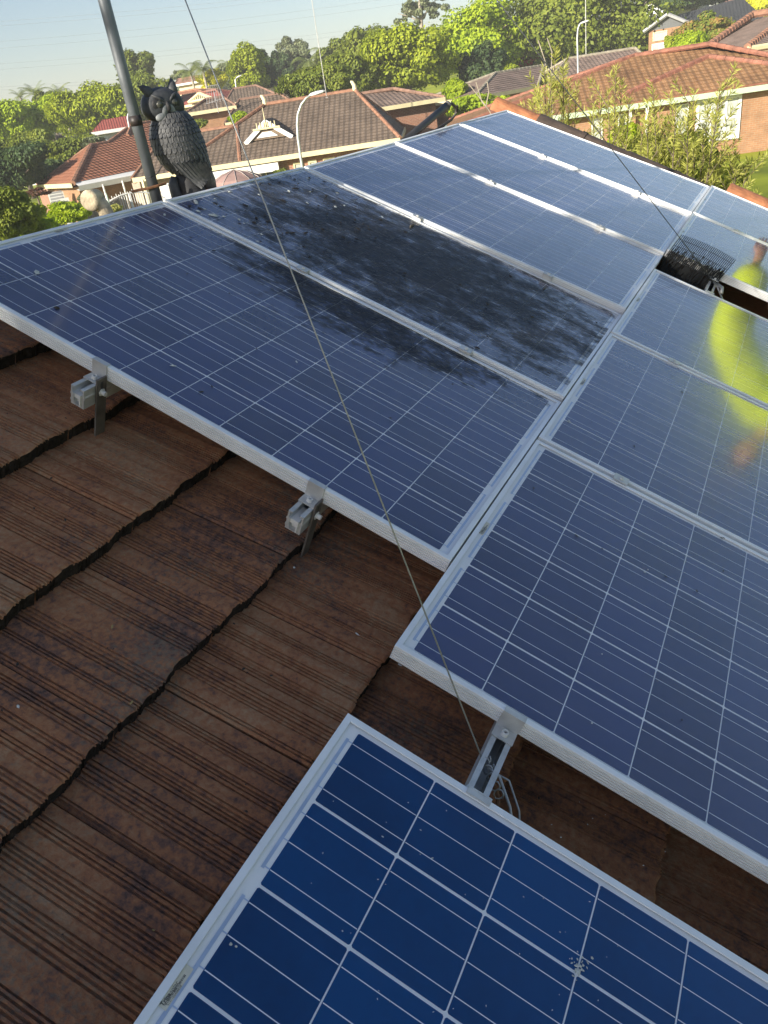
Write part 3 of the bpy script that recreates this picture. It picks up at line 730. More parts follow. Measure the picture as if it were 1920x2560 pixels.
for ri, (z, kf) in enumerate(rows):
    cir = (ring_at(z)[3] + ring_at(z)[4]) * math.pi; n_ = int(cir / (.0155, .019, .022)[kf])
    for j in range(n_):
        an = 2 * math.pi * (j + .5 * (ri % 2)) / n_
        if 0.12 * math.pi < an < 0.88 * math.pi: continue          # hidden far side
        p = bpt(z, an, .0005); zz2 = z - .02
        q = bpt(zz2, an, .0005); down = (q - p).normalized(); outw = Vector((math.cos(an), math.sin(an), 0)); outw = (outw - down * outw.dot(down)).normalized(); sx_ = down.cross(outw)
        tilt = (.35 if z < .2 else .12) * max(0, 1 - abs(an - 1.6 * math.pi) / 1.4)
        m3 = Matrix((sx_, outw, -down)).transposed().to_4x4(); m3.translation = p
        obj('feather', FE[kf], owl, m3 @ Matrix.Rotation(-tilt, 4, 'Y') @ Matrix.Rotation(ro.uniform(-.08, .08), 4, 'Z'))
for k in range(7):                                                  # long wing feathers sweeping to the tail
    a = Vector((-.028 + .019 * k, -.060 - .012 * math.sin(k * .5), .148 - .004 * k)); bb = Vector((.055 + .0078 * k, -.030 + .004 * k, .030 + .006 * k))
    down = (bb - a).normalized(); outw = Vector((.05, -1, .15)); outw = (outw - down * outw.dot(down)).normalized(); sx_ = down.cross(outw)
    m3 = Matrix((sx_, outw, -down)).transposed().to_4x4(); m3.translation = a - Vector((0, .004 * (7 - k) / 7, 0))
    obj('wing_feather', LF, owl, m3 @ Matrix.Diagonal((1.1, 1.2, (bb - a).length / .085, 1)))
mb = MB()
mb.tube([(.092, .02, .085), (.101, .028, .05), (.106, .036, .012)], [.022, .020, .012], 10); mb.build('tail', OWLF, owl, smooth=True)
# head, turned to the camera
HC = Vector((-.019, -.012, .345))
face_d = Vector((.36, -.90, -.12)).normalized(); hx = face_d.cross(Vector((0, 0, 1))).normalized() * -1; hx = Vector((0, 0, 1)).cross(face_d).normalized() ; hz = face_d.cross(hx)
if hz.z < 0: hz = -hz
HM = Matrix((hx, face_d, hz)).transposed().to_4x4(); HM.translation = HC     # x across the face, y out of the face, z up
mb = MB(); K = 30; RN = 18
for i in range(RN + 1):
    ph = math.pi * i / RN
    for j in range(K):
        an = 2 * math.pi * j / K
        x = .085 * math.sin(ph) * math.cos(an); y = .074 * math.sin(ph) * math.sin(an); z = .062 * math.cos(ph)
        if z < 0: x *= 1 + .16 * (-z / .062); y *= 1 + .05 * (-z / .062); z = max(z, -.047)
        if y > 0.04: y = .04 + (y - .04) * .55
        mb.v.append((x, y, z))
for i in range(RN):
    for j in range(K):
        j2 = (j + 1) % K; mb.f.append((i*K+j, i*K+j2, (i+1)*K+j2, (i+1)*K+j)); mb.m.append(0); mb.uv.append(None)
hd = mb.build('head', OWLG, owl, HM, smooth=True)
def ear(sx_):
    mb = MB(); mb.tube([(sx_ * .044, .012, .036), (sx_ * .051, .008, .054), (sx_ * (.056 if sx_ > 0 else .066), .002, .071 if sx_ > 0 else .066), (sx_ * (.058 if sx_ > 0 else .078), -.004, .088 if sx_ > 0 else .072)], [.024, .020, .013, .002], 8); return mb
for s_ in (-1, 1): ear(s_).build('ear_tuft', OWLG, hd, smooth=True)
def disc(r0, r1, y, k=24, dome=.0):
    mb = MB()
    for (rr, yy) in ((r0, y), (r0 * .96, y + .004), (r1, y + .003)):
        for j in range(k):
            an = 2 * math.pi * j / k; mb.v.append((rr * math.cos(an), yy, rr * math.sin(an)))
    for i in range(2):
        for j in range(k):
            j2 = (j + 1) % k; mb.f.append((i*k+j, i*k+j2, (i+1)*k+j2, (i+1)*k+j)); mb.m.append(0); mb.uv.append(None)
    return mb
def ball(rx_, ry_, rz_, k=16, rn=10):
    mb = MB()
    for i in range(rn + 1):
        ph = math.pi * i / rn
        for j in range(k):
            an = 2 * math.pi * j / k; mb.v.append((rx_ * math.sin(ph) * math.cos(an), ry_ * math.sin(ph) * math.sin(an), rz_ * math.cos(ph)))
    for i in range(rn):
        for j in range(k):
            j2 = (j + 1) % k; mb.f.append((i*k+j, i*k+j2, (i+1)*k+j2, (i+1)*k+j)); mb.m.append(0); mb.uv.append(None)
    return mb
EYEM = simple('owl_eye', (.085, .085, .07), .25, 0, .2, 90)
for s_ in (-1, 1):
    yr = ball(.030, .012, .030).build('eye_ring', OWLD, hd, T(s_ * .031, .043, .006), smooth=True)
    ball(.0140, .010, .0140).build('eye', EYEM, hd, T(s_ * .030, .0505, .008), smooth=True)
    ball(.031, .013, .018).build('cheek', OWLW, hd, T(s_ * .025, .044, -.031) @ Matrix.Rotation(s_ * .35, 4, 'Y'), smooth=True)
    mb = MB(); mb.tube([(s_ * .008, .052, .012), (s_ * .030, .052, .032), (s_ * .052, .040, .042)], [.005, .006, .003], 8); mb.build('brow', OWLG, hd, smooth=True)
    ball(.016, .0125, .026).build('face_patch', OWLW, hd, T(s_ * .013, .0480, -.010) @ Matrix.Rotation(-s_ * .4, 4, 'Y'), smooth=True)
mb = MB(); mb.tube([(0, .050, .016), (0, .060, .004), (0, .063, -.010), (0, .058, -.023)], [.006, .0095, .008, .001], 8); mb.build('beak', OWLD, hd, smooth=True)
mb = MB(); mb.tube([(0, .0545, -.022), (0, .053, -.046)], .0016, 6); mb.build('mouth_line', OWLD, hd)
# feet block and stump
mb = MB(); mb.tube([(.012, .012, .10), (.010, .010, .06), (.016, .010, .02), (.018, .012, -.05)], [.045, .052, .056, .058], 14); mb.build('perch', OWLD, owl, smooth=True)
mb = MB(); mb.tube([(-.042, -.012, .088), (-.052, -.014, .06), (-.050, -.01, .025), (-.046, 0, -.03)], [.013, .022, .024, .026], 10); mb.build('foot', OWLG, owl, smooth=True)

# ------------------------------------------------------------------ bits on the panels
rd = random.Random(21)
def in_panel(i, u, v): return rw_(u, i * (PW + GP) + v, zrow(u, i) + (zt[i+1] - zt[i]) * v * (1 - u / PL) + (zb[i+1] - zb[i]) * v * u / PL - .002)
mb = MB(); X3 = MR.to_3x3()
def chip(c, s, m):
    k = rd.randint(5, 7); ph = rd.random() * 6.28; el = rd.uniform(1, 2.4); h = s * rd.uniform(.25, .6)
    rim = []
    for j in range(k):
        an = 2 * math.pi * j / k; rr = s * rd.uniform(.6, 1.1)
        x, y = rr * el * math.cos(an), rr * math.sin(an)
        rim.append(c + X3 @ Vector((x * math.cos(ph) - y * math.sin(ph), x * math.sin(ph) + y * math.cos(ph), 0)))
    top = c + X3 @ Vector((0, 0, h))
    for j in range(k): mb.face([rim[j], rim[(j + 1) % k], top], m)
for _ in range(190):
    u = rd.uniform(.04, .62) if rd.random() < .8 else rd.uniform(.6, 1.6); v = rd.uniform(.03, .96)
    chip(in_panel(1, u, v), rd.choice((.002, .003, .003, .005, .008)), 0)
for _ in range(15): chip(in_panel(1, rd.uniform(.02, .4), rd.uniform(.03, .9)), rd.uniform(.003, .009), 1)
for _ in range(26): chip(in_panel(0, rd.uniform(.03, 1.5), rd.uniform(.1, .96)), rd.uniform(.002, .005), rd.choice((0, 0, 1)))
for _ in range(40): chip(in_panel(rd.choice((2, 3)), rd.uniform(.03, 1.5), rd.uniform(.05, .9)), rd.uniform(.0015, .003), 0)
for _ in range(60): chip(rw_(U2 + rd.uniform(.05, 1.2), rd.uniform(vF + .05, 2.6), -.001), rd.uniform(.0018, .0045), rd.choice((0, 0, 0, 1)))
for (px, py, s, m) in ((958, 535, .006, 1), (490, 500, .012, 1), (495, 525, .011, 1), (535, 535, .013, 1), (560, 538, .008, 1), (598, 545, .006, 1), (412, 535, .007, 1), (740, 462, .010, 0), (615, 508, .010, 0), (92, 686, .009, 1), (141, 776, .010, 0)):
    c = MRI @ CW; d = MRI.to_3x3() @ ray(px, py); q = c + d * ((-.001 - c.z) / d.z); i = min(4, max(0, int(q.y / (PW + GP))))
    chip(in_panel(i, max(.02, min(1.6, q.x)), max(.02, min(.97, q.y - i * (PW + GP)))), s, m)
def plane_pt(px, py):
    c = MRI @ CW; d = MRI.to_3x3() @ ray(px, py); return MR @ (c + d * ((-.0025 - c.z) / d.z))
for _ in range(26): chip(plane_pt(1448 + rd.gauss(0, 17), 2418 + rd.gauss(0, 13)), rd.uniform(.0008, .0028), 1)
for _ in range(46): chip(plane_pt(rd.uniform(760, 1700), rd.uniform(2000, 2540)) , rd.uniform(.0006, .0013), 1)
for (px, py, s_) in ((577, 2360, .0025), (590, 2366, .0018), (1400, 2330, .0016), (1612, 1430, .003), (1620, 1424, .0022), (1480, 1808, .0022), (1505, 1635, .002)): chip(plane_pt(px, py), s_, 1)
tag(mb.build('bird_droppings', [LEAFLIT, DROP]), 'dry leaf bits and pale bird droppings scattered over the panels', 'droppings', None, 'stuff')
mb = MB()
for _ in range(220):
    u, v = rd.uniform(.2, 2.4), rd.uniform(-1.7, -.02)
    kk = math.ceil((u - UK0) / GA); n = NT - (UK0 + kk * GA - u) * .03 / GA + .003
    chip(rw_(u, v, n), rd.choice((.0015, .002, .0025, .003)), rd.choice((0, 0, 0, 0, 2)))
for (px, py) in ((1000, 1662), (735, 1418), (893, 1585), (45, 1765)): 
    chip(PU(px, py, 0) if False else MR @ ((MRI @ CW) + (MRI.to_3x3() @ ray(px, py)) * ((NT - (MRI @ CW).z) / (MRI.to_3x3() @ ray(px, py)).z)), .0035, 1)
tag(mb.build('leaf_litter', [LEAFLIT, DROP, simple('straw_bits', (.34, .24, .09), .8)]), 'leaf litter and straw bits lying on the brown roof tiles', 'leaf litter', None, 'stuff')
# ================================================================== THE SUBURB BEYOND THE ROOF
def roofmat(name, c, c2, roll=0.30, gauge=0.34, var=.3, ribdark=.55, bump=.5):
    """Tiled slope: colour by tile, rolls and joints as relief from the slope's own metre coordinates."""
    m, t, nd, ln, b = nmat(name)
    uv = nd.new('ShaderNodeUVMap'); sx = nd.new('ShaderNodeSeparateXYZ'); ln.new(uv.outputs[0], sx.inputs[0])
    a = nd.new('ShaderNodeMath'); a.operation = 'MULTIPLY'; a.inputs[1].default_value = 2 * math.pi / roll; ln.new(sx.outputs[0], a.inputs[0])
    s = nd.new('ShaderNodeMath'); s.operation = 'SINE'; ln.new(a.outputs[0], s.inputs[0])
    bp = nd.new('ShaderNodeBump'); bp.inputs['Strength'].default_value = bump; bp.inputs['Distance'].default_value = .035; ln.new(s.outputs[0], bp.inputs['Height']); ln.new(bp.outputs[0], b.inputs['Normal'])
    br = nd.new('ShaderNodeTexBrick'); br.inputs['Scale'].default_value = 1; br.inputs['Brick Width'].default_value = roll; br.inputs['Row Height'].default_value = gauge; br.inputs['Mortar Size'].default_value = .012
    br.inputs['Color1'].default_value = (*c, 1); br.inputs['Color2'].default_value = (*c2, 1); br.inputs['Mortar'].default_value = (*[x * ribdark for x in c], 1); br.offset = 0
    ln.new(uv.outputs[0], br.inputs['Vector'])
    g = nd.new('ShaderNodeNewGeometry'); nz = nd.new('ShaderNodeTexNoise'); nz.inputs['Scale'].default_value = .8; nz.inputs['Detail'].default_value = 9; nz.inputs['Roughness'].default_value = .7; ln.new(g.outputs['Position'], nz.inputs['Vector'])
    rr = ramp(nd, [(.3, (1 - var,) * 3), (.7, (1 + var,) * 3)]); ln.new(nz.outputs['Fac'], rr.inputs[0])
    mx = nd.new('ShaderNodeMixRGB'); mx.blend_type = 'MULTIPLY'; mx.inputs[0].default_value = 1; ln.new(br.outputs['Color'], mx.inputs[1]); ln.new(rr.outputs[0], mx.inputs[2])
    ln.new(mx.outputs[0], b.inputs['Base Color']); b.inputs['Roughness'].default_value = .8; b.inputs['Specular IOR Level'].default_value = .3
    return m
RM_BROWN = roofmat('brown_tiles', (.155, .117, .088), (.13, .098, .074))
RM_ORANGE = roofmat('orange_tiles', (.30, .125, .07), (.255, .105, .06))
RM_FADED = roofmat('faded_orange_tiles', (.275, .155, .075), (.235, .125, .06), var=.4)
RM_GREY = roofmat('grey_brown_tiles', (.23, .17, .14), (.19, .14, .115), var=.35)
RM_RED = roofmat('red_sheet_roof', (.28, .075, .06), (.28, .075, .06), roll=.20, gauge=8, ribdark=.85, var=.1)
RM_DARK = roofmat('charcoal_tiles', (.055, .06, .066), (.048, .052, .058), var=.15)
RM_ROSE = roofmat('rose_tiles', (.36, .20, .15), (.33, .17, .125))
CAP_OR = simple('orange_ridge_caps', (.25, .125, .075), .8, 0, .3, 4)
CAP_BR = simple('brown_ridge_caps', (.20, .115, .08), .8, 0, .3, 4)
CAP_RD = simple('dark_red_ridge_caps', (.23, .095, .06), .8, 0, .35, 3)
CAP_GR = simple('lichen_ridge_caps', (.27, .24, .18), .9, 0, .3, 4)
CREAM = simple('cream_gutter', (.60, .53, .32), .5, 0, .08, 2)
WHITE = simple('white_trim', (.68, .68, .65), .5, 0, .06, 2)
SAGE = simple('sage_gutter', (.42, .50, .36), .5, 0, .08, 2)
GREYT = simple('grey_trim', (.30, .30, .31), .5, 0, .1, 2)
CLAD_W = simple('white_cladding', (.78, .79, .80), .6, 0, .05, 1)
CLAD_C = simple('cream_render', (.62, .50, .33), .8, 0, .1, 1)
GLASSW = simple('window_glass', (.045, .055, .06), .06, 0, .2, 1, 0, 40, .8)
CURT = simple('window_with_curtain', (.38, .40, .36), .25, 0, .25, 5, 0, 40, .6)
DARKW = simple('dark_opening', (.03, .028, .026), .8)

def course_face(mb, pts, gauge=.34, lift=.028, m=0):
    """Tiled slope: the polygon cut into courses whose lower edge stands proud of the next one down; first edge is the eave."""
    pts = [Vector(p) for p in pts]
    o = pts[0]; sx_ = (pts[1] - pts[0]).normalized(); n = sx_.cross(max((p for p in pts[2:]), key=lambda p: sx_.cross(p - o).length) - o).normalized()
    if n.z < 0: n = -n
    ty = n.cross(sx_)
    if ty.z < 0: ty = -ty
    P2 = [((p - o).dot(sx_), (p - o).dot(ty)) for p in pts]
    tmin = min(q[1] for q in P2); tmax = max(q[1] for q in P2)
    def clip(poly, t, keep_above):
        out = []
        for a, b in zip(poly, poly[1:] + poly[:1]):
            ia = (a[1] >= t) == keep_above or a[1] == t; ib = (b[1] >= t) == keep_above or b[1] == t
            if ia: out.append(a)
            if ia != ib:
                f = (t - a[1]) / (b[1] - a[1]); out.append((a[0] + (b[0] - a[0]) * f, t))
        return out
    t = tmin; k = 0
    while t < tmax - 1e-4 and k < 90:
        t1 = min(t + gauge, tmax); poly = clip(clip(P2, t, True), t1, False) if len(P2) > 2 else []
        if len(poly) > 2:
            hf = lambda q: lift * (1 - (q[1] - t) / gauge)
            mb.face([o + sx_ * q[0] + ty * q[1] + n * hf(q) for q in poly], m, [(q[0] + 20, q[1] - tmin) for q in poly])
            low = [q for q in poly if abs(q[1] - t) < 1e-4]
            if len(low) >= 2:
                a = min(low); b = max(low)
                A = o + sx_ * a[0] + ty * t; B = o + sx_ * b[0] + ty * t
                mb.face([A, B, B + n * lift, A + n * lift], m, [(a[0] + 20, 0)] * 4)
        t = t1; k += 1
def cap_line(mb, a, b, r=.12, m=0):
    a, b = Vector(a), Vector(b); L = (b - a).length; k = max(1, int(L / .4)); d = (b - a) / k
    for i in range(k): mb.tube([a + d * i, a + d * (i + 1.03)], [r, r * .86], 7, m)
def plane_from_eave(A, B, pitch):
    e_ = (B - A); e_.z = 0; e_.normalize(); back = Vector((-e_.y, e_.x, 0))
    if back.dot(Vector((A.x - CW.x, A.y - CW.y, 0))) < 0: back = -back
    up = back * math.cos(pitch) + Vector((0, 0, math.sin(pitch))); n = e_.cross(up).normalized()
    if n.z < 0: n = -n
    return n, back
def house(name, label, eL, eR, rL, rR, pitch, roofm, capm, wallm, gutm, oh=.5, fascia=.22, gable=(False, False), depth=None, caps=True):
    """eL, eR: world points of the front eave; rL, rR: pixels of the ridge ends, put on the front slope."""
    eL, eR = Vector(eL), Vector(eR); n, back = plane_from_eave(eL, eR, pitch)
    RL, RR = PPL(*rL, eL, n), PPL(*rR, eL, n)
    z = (RL.z + RR.z) / 2
    for q in (RL, RR): q.z = z
    dep = 2 * (RL - eL).dot(back)
    bL, bR = eL + back * dep, eR + back * dep
    t = thing(name, label, 'house', T((eL.x + eR.x) / 2, (eL.y + eR.y) / 2, ground_z((eL.x + eR.x) / 2, (eL.y + eR.y) / 2)))
    inv = t.matrix_basis.inverted()
    mb = MB(); L = lambda *q: [inv @ p for p in q]
    course_face(mb, L(eL, eR, RR, RL)); course_face(mb, L(bR, bL, RL, RR))
    mg = MB()
    if not gable[1]: course_face(mb, L(eR, bR, RR))
    else: mg.face(L(eR + back * .1, bR - back * .1, RR - Vector((0, 0, .1))), 0, [(0, 0), (8, 0), (4, 3)])
    if not gable[0]: course_face(mb, L(bL, eL, RL))
    else: mg.face(L(bL - back * .1, eL + back * .1, RL - Vector((0, 0, .1))), 0, [(0, 0), (8, 0), (4, 3)])
    rf = mb.build('roof', roofm, t)
    if caps:
        mb = MB(); cap_line(mb, *L(RL, RR))
        for a, b in ((eL, RL), (bL, RL), (eR, RR), (bR, RR)): cap_line(mb, *L(a, b))
        mb.build('ridge_cap', capm, rf)
    mb = MB(); e_ = (eR - eL).normalized()
    g0 = t.location.z
    c = [eL + e_ * oh + back * oh, eR - e_ * oh + back * oh, bR - e_ * oh - back * oh, bL + e_ * oh - back * oh]
    for a, b in zip(c, c[1:] + c[:1]):
        i = len(mb.v); Lg = (b - a).length
        zlo = min(g0 - 1.5, ground_z(a.x, a.y) - 1, ground_z(b.x, b.y) - 1)
        q = [inv @ Vector((a.x, a.y, zlo)), inv @ Vector((b.x, b.y, zlo)), inv @ Vector((b.x, b.y, eL.z - .05)), inv @ Vector((a.x, a.y, eL.z - .05))]
        mb.face(q, 0, [(0, zlo), (Lg, zlo), (Lg, eL.z), (0, eL.z)])
    for f, uv in zip(mg.f, mg.uv): mb.face([mg.v[k] for k in f], 0, uv)
    mb.build('wall', wallm, t)
    mb = MB()
    for a, b, nn in ((eL, eR, -back), (eR, bR, e_), (bR, bL, back), (bL, eL, -e_)):
        dz = Vector((0, 0, fascia)); o1 = nn * .10
        q = L(a, b); mb.face([*L(a + o1 + Vector((0, 0, .02)), b + o1 + Vector((0, 0, .02)), b + o1 - dz, a + o1 - dz)])
        mb.face(L(a + o1 + Vector((0, 0, .02)), b + o1 + Vector((0, 0, .02)), b, a)); mb.face(L(a + o1 - dz, b + o1 - dz, b - nn * oh - dz, a - nn * oh - dz))
    mb.build('gutter', gutm, t)
    t['_f'] = 0; del t['_f']
    return t, dict(inv=inv, eL=eL, eR=eR, RL=RL, RR=RR, bL=bL, bR=bR, n=n, back=back, e=e_, wall=c, z=eL.z)
def on_front(h, px, py, off=.0):                         # a pixel put on the front wall plane
    return PPL(px, py, h['wall'][0] - h['back'] * off, h['back'])
def window(t, h, px0, px1, ztop, zbot, nx=2, ny=1, fr=.07, pane=None, frame=WHITE, name='window', side=None):
    """Framed window with panes on the front wall between two pixel columns."""
    pyg = 0
    a = on_front(h, *px0, .03); b = on_front(h, *px1, .03)
    e_ = h['e']; w_ = (b - a).dot(e_)
    if w_ < 0: a, b = b, a; w_ = -w_
    M_ = Matrix((e_, h['back'], Vector((0, 0, 1)))).transposed().to_4x4(); M_.translation = Vector((a.x, a.y, h['z'] + zbot))
    m2 = h['inv'] @ M_; H = ztop - zbot
    mb = MB(); mb.box((0, -.05, 0), (fr, .06, H)); mb.box((w_ - fr, -.05, 0), (w_, .06, H)); mb.box((fr, -.05, H - fr), (w_ - fr, .06, H)); mb.box((fr, -.05, 0), (w_ - fr, .06, fr))
    for i in range(1, nx): x = w_ * i / nx; mb.box((x - fr / 3, -.04, fr), (x + fr / 3, .04, H - fr))
    for j in range(1, ny): z = H * j / ny; mb.box((fr, -.035, z - fr / 3), (w_ - fr, .035, z + fr / 3))
    wo = mb.build(name, frame, t, m2)
    mb = MB(); mb.box((fr, .0, fr), (w_ - fr, .02, H - fr)); mb.build('pane', pane or GLASSW, wo)
    return wo
# ---- mid brown house with the gablet
ZM = -2.1
mL, mR_ = PZ(422, 432, ZM), PZ(1000, 345, ZM)
hm, HMi = house('tiled_house', 'long brown tiled house across the street with a white gablet and cream gutter', mL, mR_, (663, 263), (887, 224), R(23), RM_BROWN, CAP_OR, BRICK_RED, CREAM)
hw, HWi = house('tiled_house_wing', 'lower brown tiled garage wing behind the owl and the mast', PZ(331, 446, ZM) , PZ(600, 405, ZM), (407, 344), (592, 314), R(23), RM_BROWN, CAP_OR, BRICK_TAN, CREAM)
def gablet(parent, h, pl, pr, pt, fin):
    """Small white-framed gable standing on the front slope."""
    n, back, inv = h['n'], h['back'], h['inv']
    A, B = PPL(*pl, h['eL'], n), PPL(*pr, h['eL'], n); zz = (A.z + B.z) / 2; A.z = B.z = zz
    A = A - back * .25; B = B - back * .25
    mid = (A + B) / 2; Tt = PPL(*pt, A, back); Tp = Vector((mid.x, mid.y, Tt.z)); e_ = (B - A).normalized()
    bk = back * 2.2
    mb = MB(); course_face(mb, [inv @ p for p in (B, B + bk, Tp + bk, Tp)]); course_face(mb, [inv @ p for p in (A + bk, A, Tp, Tp + bk)])
    g = mb.build('gablet_roof', RM_BROWN, parent)
    mb = MB()
    for q, s in ((A, 1), (B, -1)):
        d = (Tp - q).normalized(); up = d.cross(back).normalized()
        if up.z > 0: up = -up
        c = [q - back * .06, Tp - back * .06, Tp - back * .06 + up * .22, q - back * .06 + up * .22]
        mb.face([inv @ p for p in c]); mb.face([inv @ (p + back * .12) for p in c[::-1]])
        for i in range(4): mb.face([inv @ p for p in (c[i], c[(i + 1) % 4], c[(i + 1) % 4] + back * .12, c[i] + back * .12)])
    mb.build('barge_board', WHITE, g)
    mb = MB(); q0, q1 = A + (B - A) * .27, A + (B - A) * .70; hh = (Tp.z - A.z)
    dz = Vector((0, 0, 1))
    mb.face([inv @ p for p in (q0 + dz * .10 * hh, q1 + dz * .10 * hh, q1 - e_ * .35 + dz * .36 * hh, q0 + e_ * .35 + dz * .36 * hh)])
    mb.build('vent_panel', WHITE, g)
    mb = MB(); mb.face([inv @ (p + back * .05) for p in (A, B, Tp)]); mb.build('gable_lining', simple('gable_brown', (.16, .115, .075), .8), g)
    mb = MB(); r_ = .045
    mb.tube([inv @ (Tp - back * .08 - dz * .5), inv @ (Tp - back * .08 + dz * .55)], [r_, .015], 8)
    for i in range(6):
        x = Tp - back * .08 - dz * .45 * hh + e_ * (-.5 + .2 * i); mb.tube([inv @ x, inv @ (x + dz * .3)], .03, 5)
    x = Tp - back * .08 - dz * .47 * hh; mb.tube([inv @ (x - e_ * .75), inv @ (x + e_ * .75)], .05, 6)
    mb.build('finial', CREAM, g)
gablet(hm, HMi, (612, 355), (735, 337), (658, 298), None)
for px in ((663, 263), (887, 224)):                     # ridge-end finials
    q = HMi['RL'] if px[0] == 663 else HMi['RR']
    mb = MB(); c = HMi['inv'] @ q; mb.tube([c, c + Vector((0, 0, .22)), c + Vector((-.1, 0, .42)), c + Vector((-.2, 0, .48))], [.16, .12, .10, .05], 8); mb.build('ridge_finial', CREAM, hm)
def gz(h): return h['z']
for (a, b, zt_, zb_, nx, fr, pn) in (((537, 441), (605, 430), -.55, -1.9, 2, .08, GLASSW), ((612, 428), (688, 416), -.55, -1.9, 3, .06, GLASSW), ((732, 404), (756, 400), -.45, -2.2, 1, .08, CURT), ((769, 398), (790, 395), -.45, -1.35, 1, .1, CURT), ((806, 391), (836, 387), -.45, -1.9, 1, .06, CURT), ((842, 386), (880, 380), -.45, -1.9, 1, .06, CURT), ((900, 377), (940, 371), -.45, -1.9, 2, .06, CURT)):
    window(hm, HMi, a, b, zt_, zb_, nx, 1, fr, pn, CREAM)
mb = MB(); inv = HMi['inv']; e_, bk = HMi['e'], HMi['back']
a, b = PPL(526, 420, HMi['eL'], HMi['back']), PPL(692, 394, HMi['eL'], HMi['back'])
a, b = Vector((a.x, a.y, ZM - .26)), Vector((b.x, b.y, ZM - .26)); Ld = (b - a).dot(e_)
Mv = inv @ (Matrix((e_, bk, Vector((0, 0, 1)))).transposed().to_4x4()); Mv.translation = inv @ a
mb.box((0, -.02, -.42), (Ld, .14, -.02), 0, Mv)
for f in (.03, .47, .985): mb.box((Ld * f - .08, 0, -2.5), (Ld * f + .08, .13, -.42), 0, Mv)
mb.build('verandah_frame', WHITE, hm)
# garage door on the wing
a, b = on_front(HWi, 392, 440, .04), on_front(HWi, 470, 428, .04)
mb = MB(); Lg = (b - a).dot(HWi['e']); Mv = HWi['inv'] @ Matrix((HWi['e'], HWi['back'], Vector((0, 0, 1)))).transposed().to_4x4(); Mv.translation = HWi['inv'] @ Vector((a.x, a.y, ZM - 2.5))
for k in range(5): mb.box((0, -.03, k * .40), (Lg, .03, k * .40 + .385), 0, Mv)
mb.build('garage_door', WHITE, hw)
mb = MB(); a = on_front(HWi, 347, 452, .25); M2 = HWi['inv'] @ T(a.x, a.y, ZM - 2.5)
mb.box((-.28, -.28, 0), (.28, .28, 2.3), 0, M2); mb.build('brick_pier', BRICK_RED, hw)
mb = MB(); mb.box((.34, -.2, 0), (.48, .1, 2.4), 0, M2); mb.build('corner_post', CREAM, hw)
# ---- left orange house, corner towards us
b_, a_ = PZ(182, 458, ZM), PZ(94, 462, ZM); d_ = PZ(345, 425, ZM); dd = (d_ - b_).normalized()
d2 = b_ + dd * 13
nS, _bk = plane_from_eave(b_, d_, R(23)); bs = Vector((-dd.y, dd.x, 0))
if bs.x > 0: bs = -bs
up_ = bs * math.cos(R(23)) + Vector((0, 0, math.sin(R(23)))); nS = dd.cross(up_).normalized()
cc = PPL(228, 363, b_, nS); c2 = PPL(270, 356, b_, nS); c2.z = cc.z; c3 = PPL(330, 312, b_, nS); c4 = PPL(430, 296, b_, nS)
hl = thing('orange_house', 'orange tiled brick house at the left with a white carport roof', 'house', T(b_.x, b_.y, G0)); inv = hl.matrix_basis.inverted(); Lq = lambda *q: [inv @ Vector(p) for p in q]
mb = MB()
course_face(mb, Lq(b_, d2, c4, c3, c2, cc)); course_face(mb, Lq(a_, b_, cc))
far = cc + (cc - b_).dot(bs) * bs; far.z = ZM
a2 = a_ + (far - b_) * .6
course_face(mb, Lq(a_ + dd * 14 + Vector((0, 0, 0)), a_, cc, c2)); course_face(mb, Lq(d2 + bs * 14, a_ + dd * 14, c3, c4))
rf = mb.build('roof', RM_ORANGE, hl)
mb = MB(); cap_line(mb, *Lq(b_, cc), .17); cap_line(mb, *Lq(a_, cc), .13); cap_line(mb, *Lq(cc, c2)); cap_line(mb, *Lq(c2, c3)); cap_line(mb, *Lq(c3, c4)); cap_line(mb, *Lq(c3, c3 + (b_ - cc) * .35), .15)
mb.build('ridge_cap', CAP_RD if False else CAP_OR, rf)
mb = MB(); ev = (b_ - a_).normalized(); ins = .45
w1, w2_, w3_, w4_ = a_ + (-ev + dd) * 0 + dd * ins + ev * ins, b_ + dd * ins - ev * ins, d2 - ev * ins, a_ + dd * 13
for q, r_ in ((w1, w2_), (w2_, w3_), (w3_, w4_), (w4_, w1)):
    Lg = (r_ - q).length; mb.face([inv @ Vector((q.x, q.y, G0 - 1)), inv @ Vector((r_.x, r_.y, G0 - 1)), inv @ Vector((r_.x, r_.y, ZM)), inv @ Vector((q.x, q.y, ZM))], 0, [(0, 0), (Lg, 0), (Lg, 3.4), (0, 3.4)])
mb.build('wall', BRICK_PEACH, hl)
mb = MB()
for q, r_, nn in ((a_, b_, Vector((ev.y, -ev.x, 0))), ):
    if nn.dot(CW - b_) < 0: nn = -nn
    mb.face(Lq(q + nn * .1, r_ + nn * .1, r_ + nn * .1 - Vector((0, 0, .24)), q + nn * .1 - Vector((0, 0, .24)))); mb.face(Lq(q + nn * .1, r_ + nn * .1, r_, q)); mb.face(Lq(q + nn * .1 - Vector((0, 0, .24)), r_ + nn * .1 - Vector((0, 0, .24)), r_ - nn * .5 - Vector((0, 0, .24)), q - nn * .5 - Vector((0, 0, .24))))
mb.build('gutter', CREAM, hl)
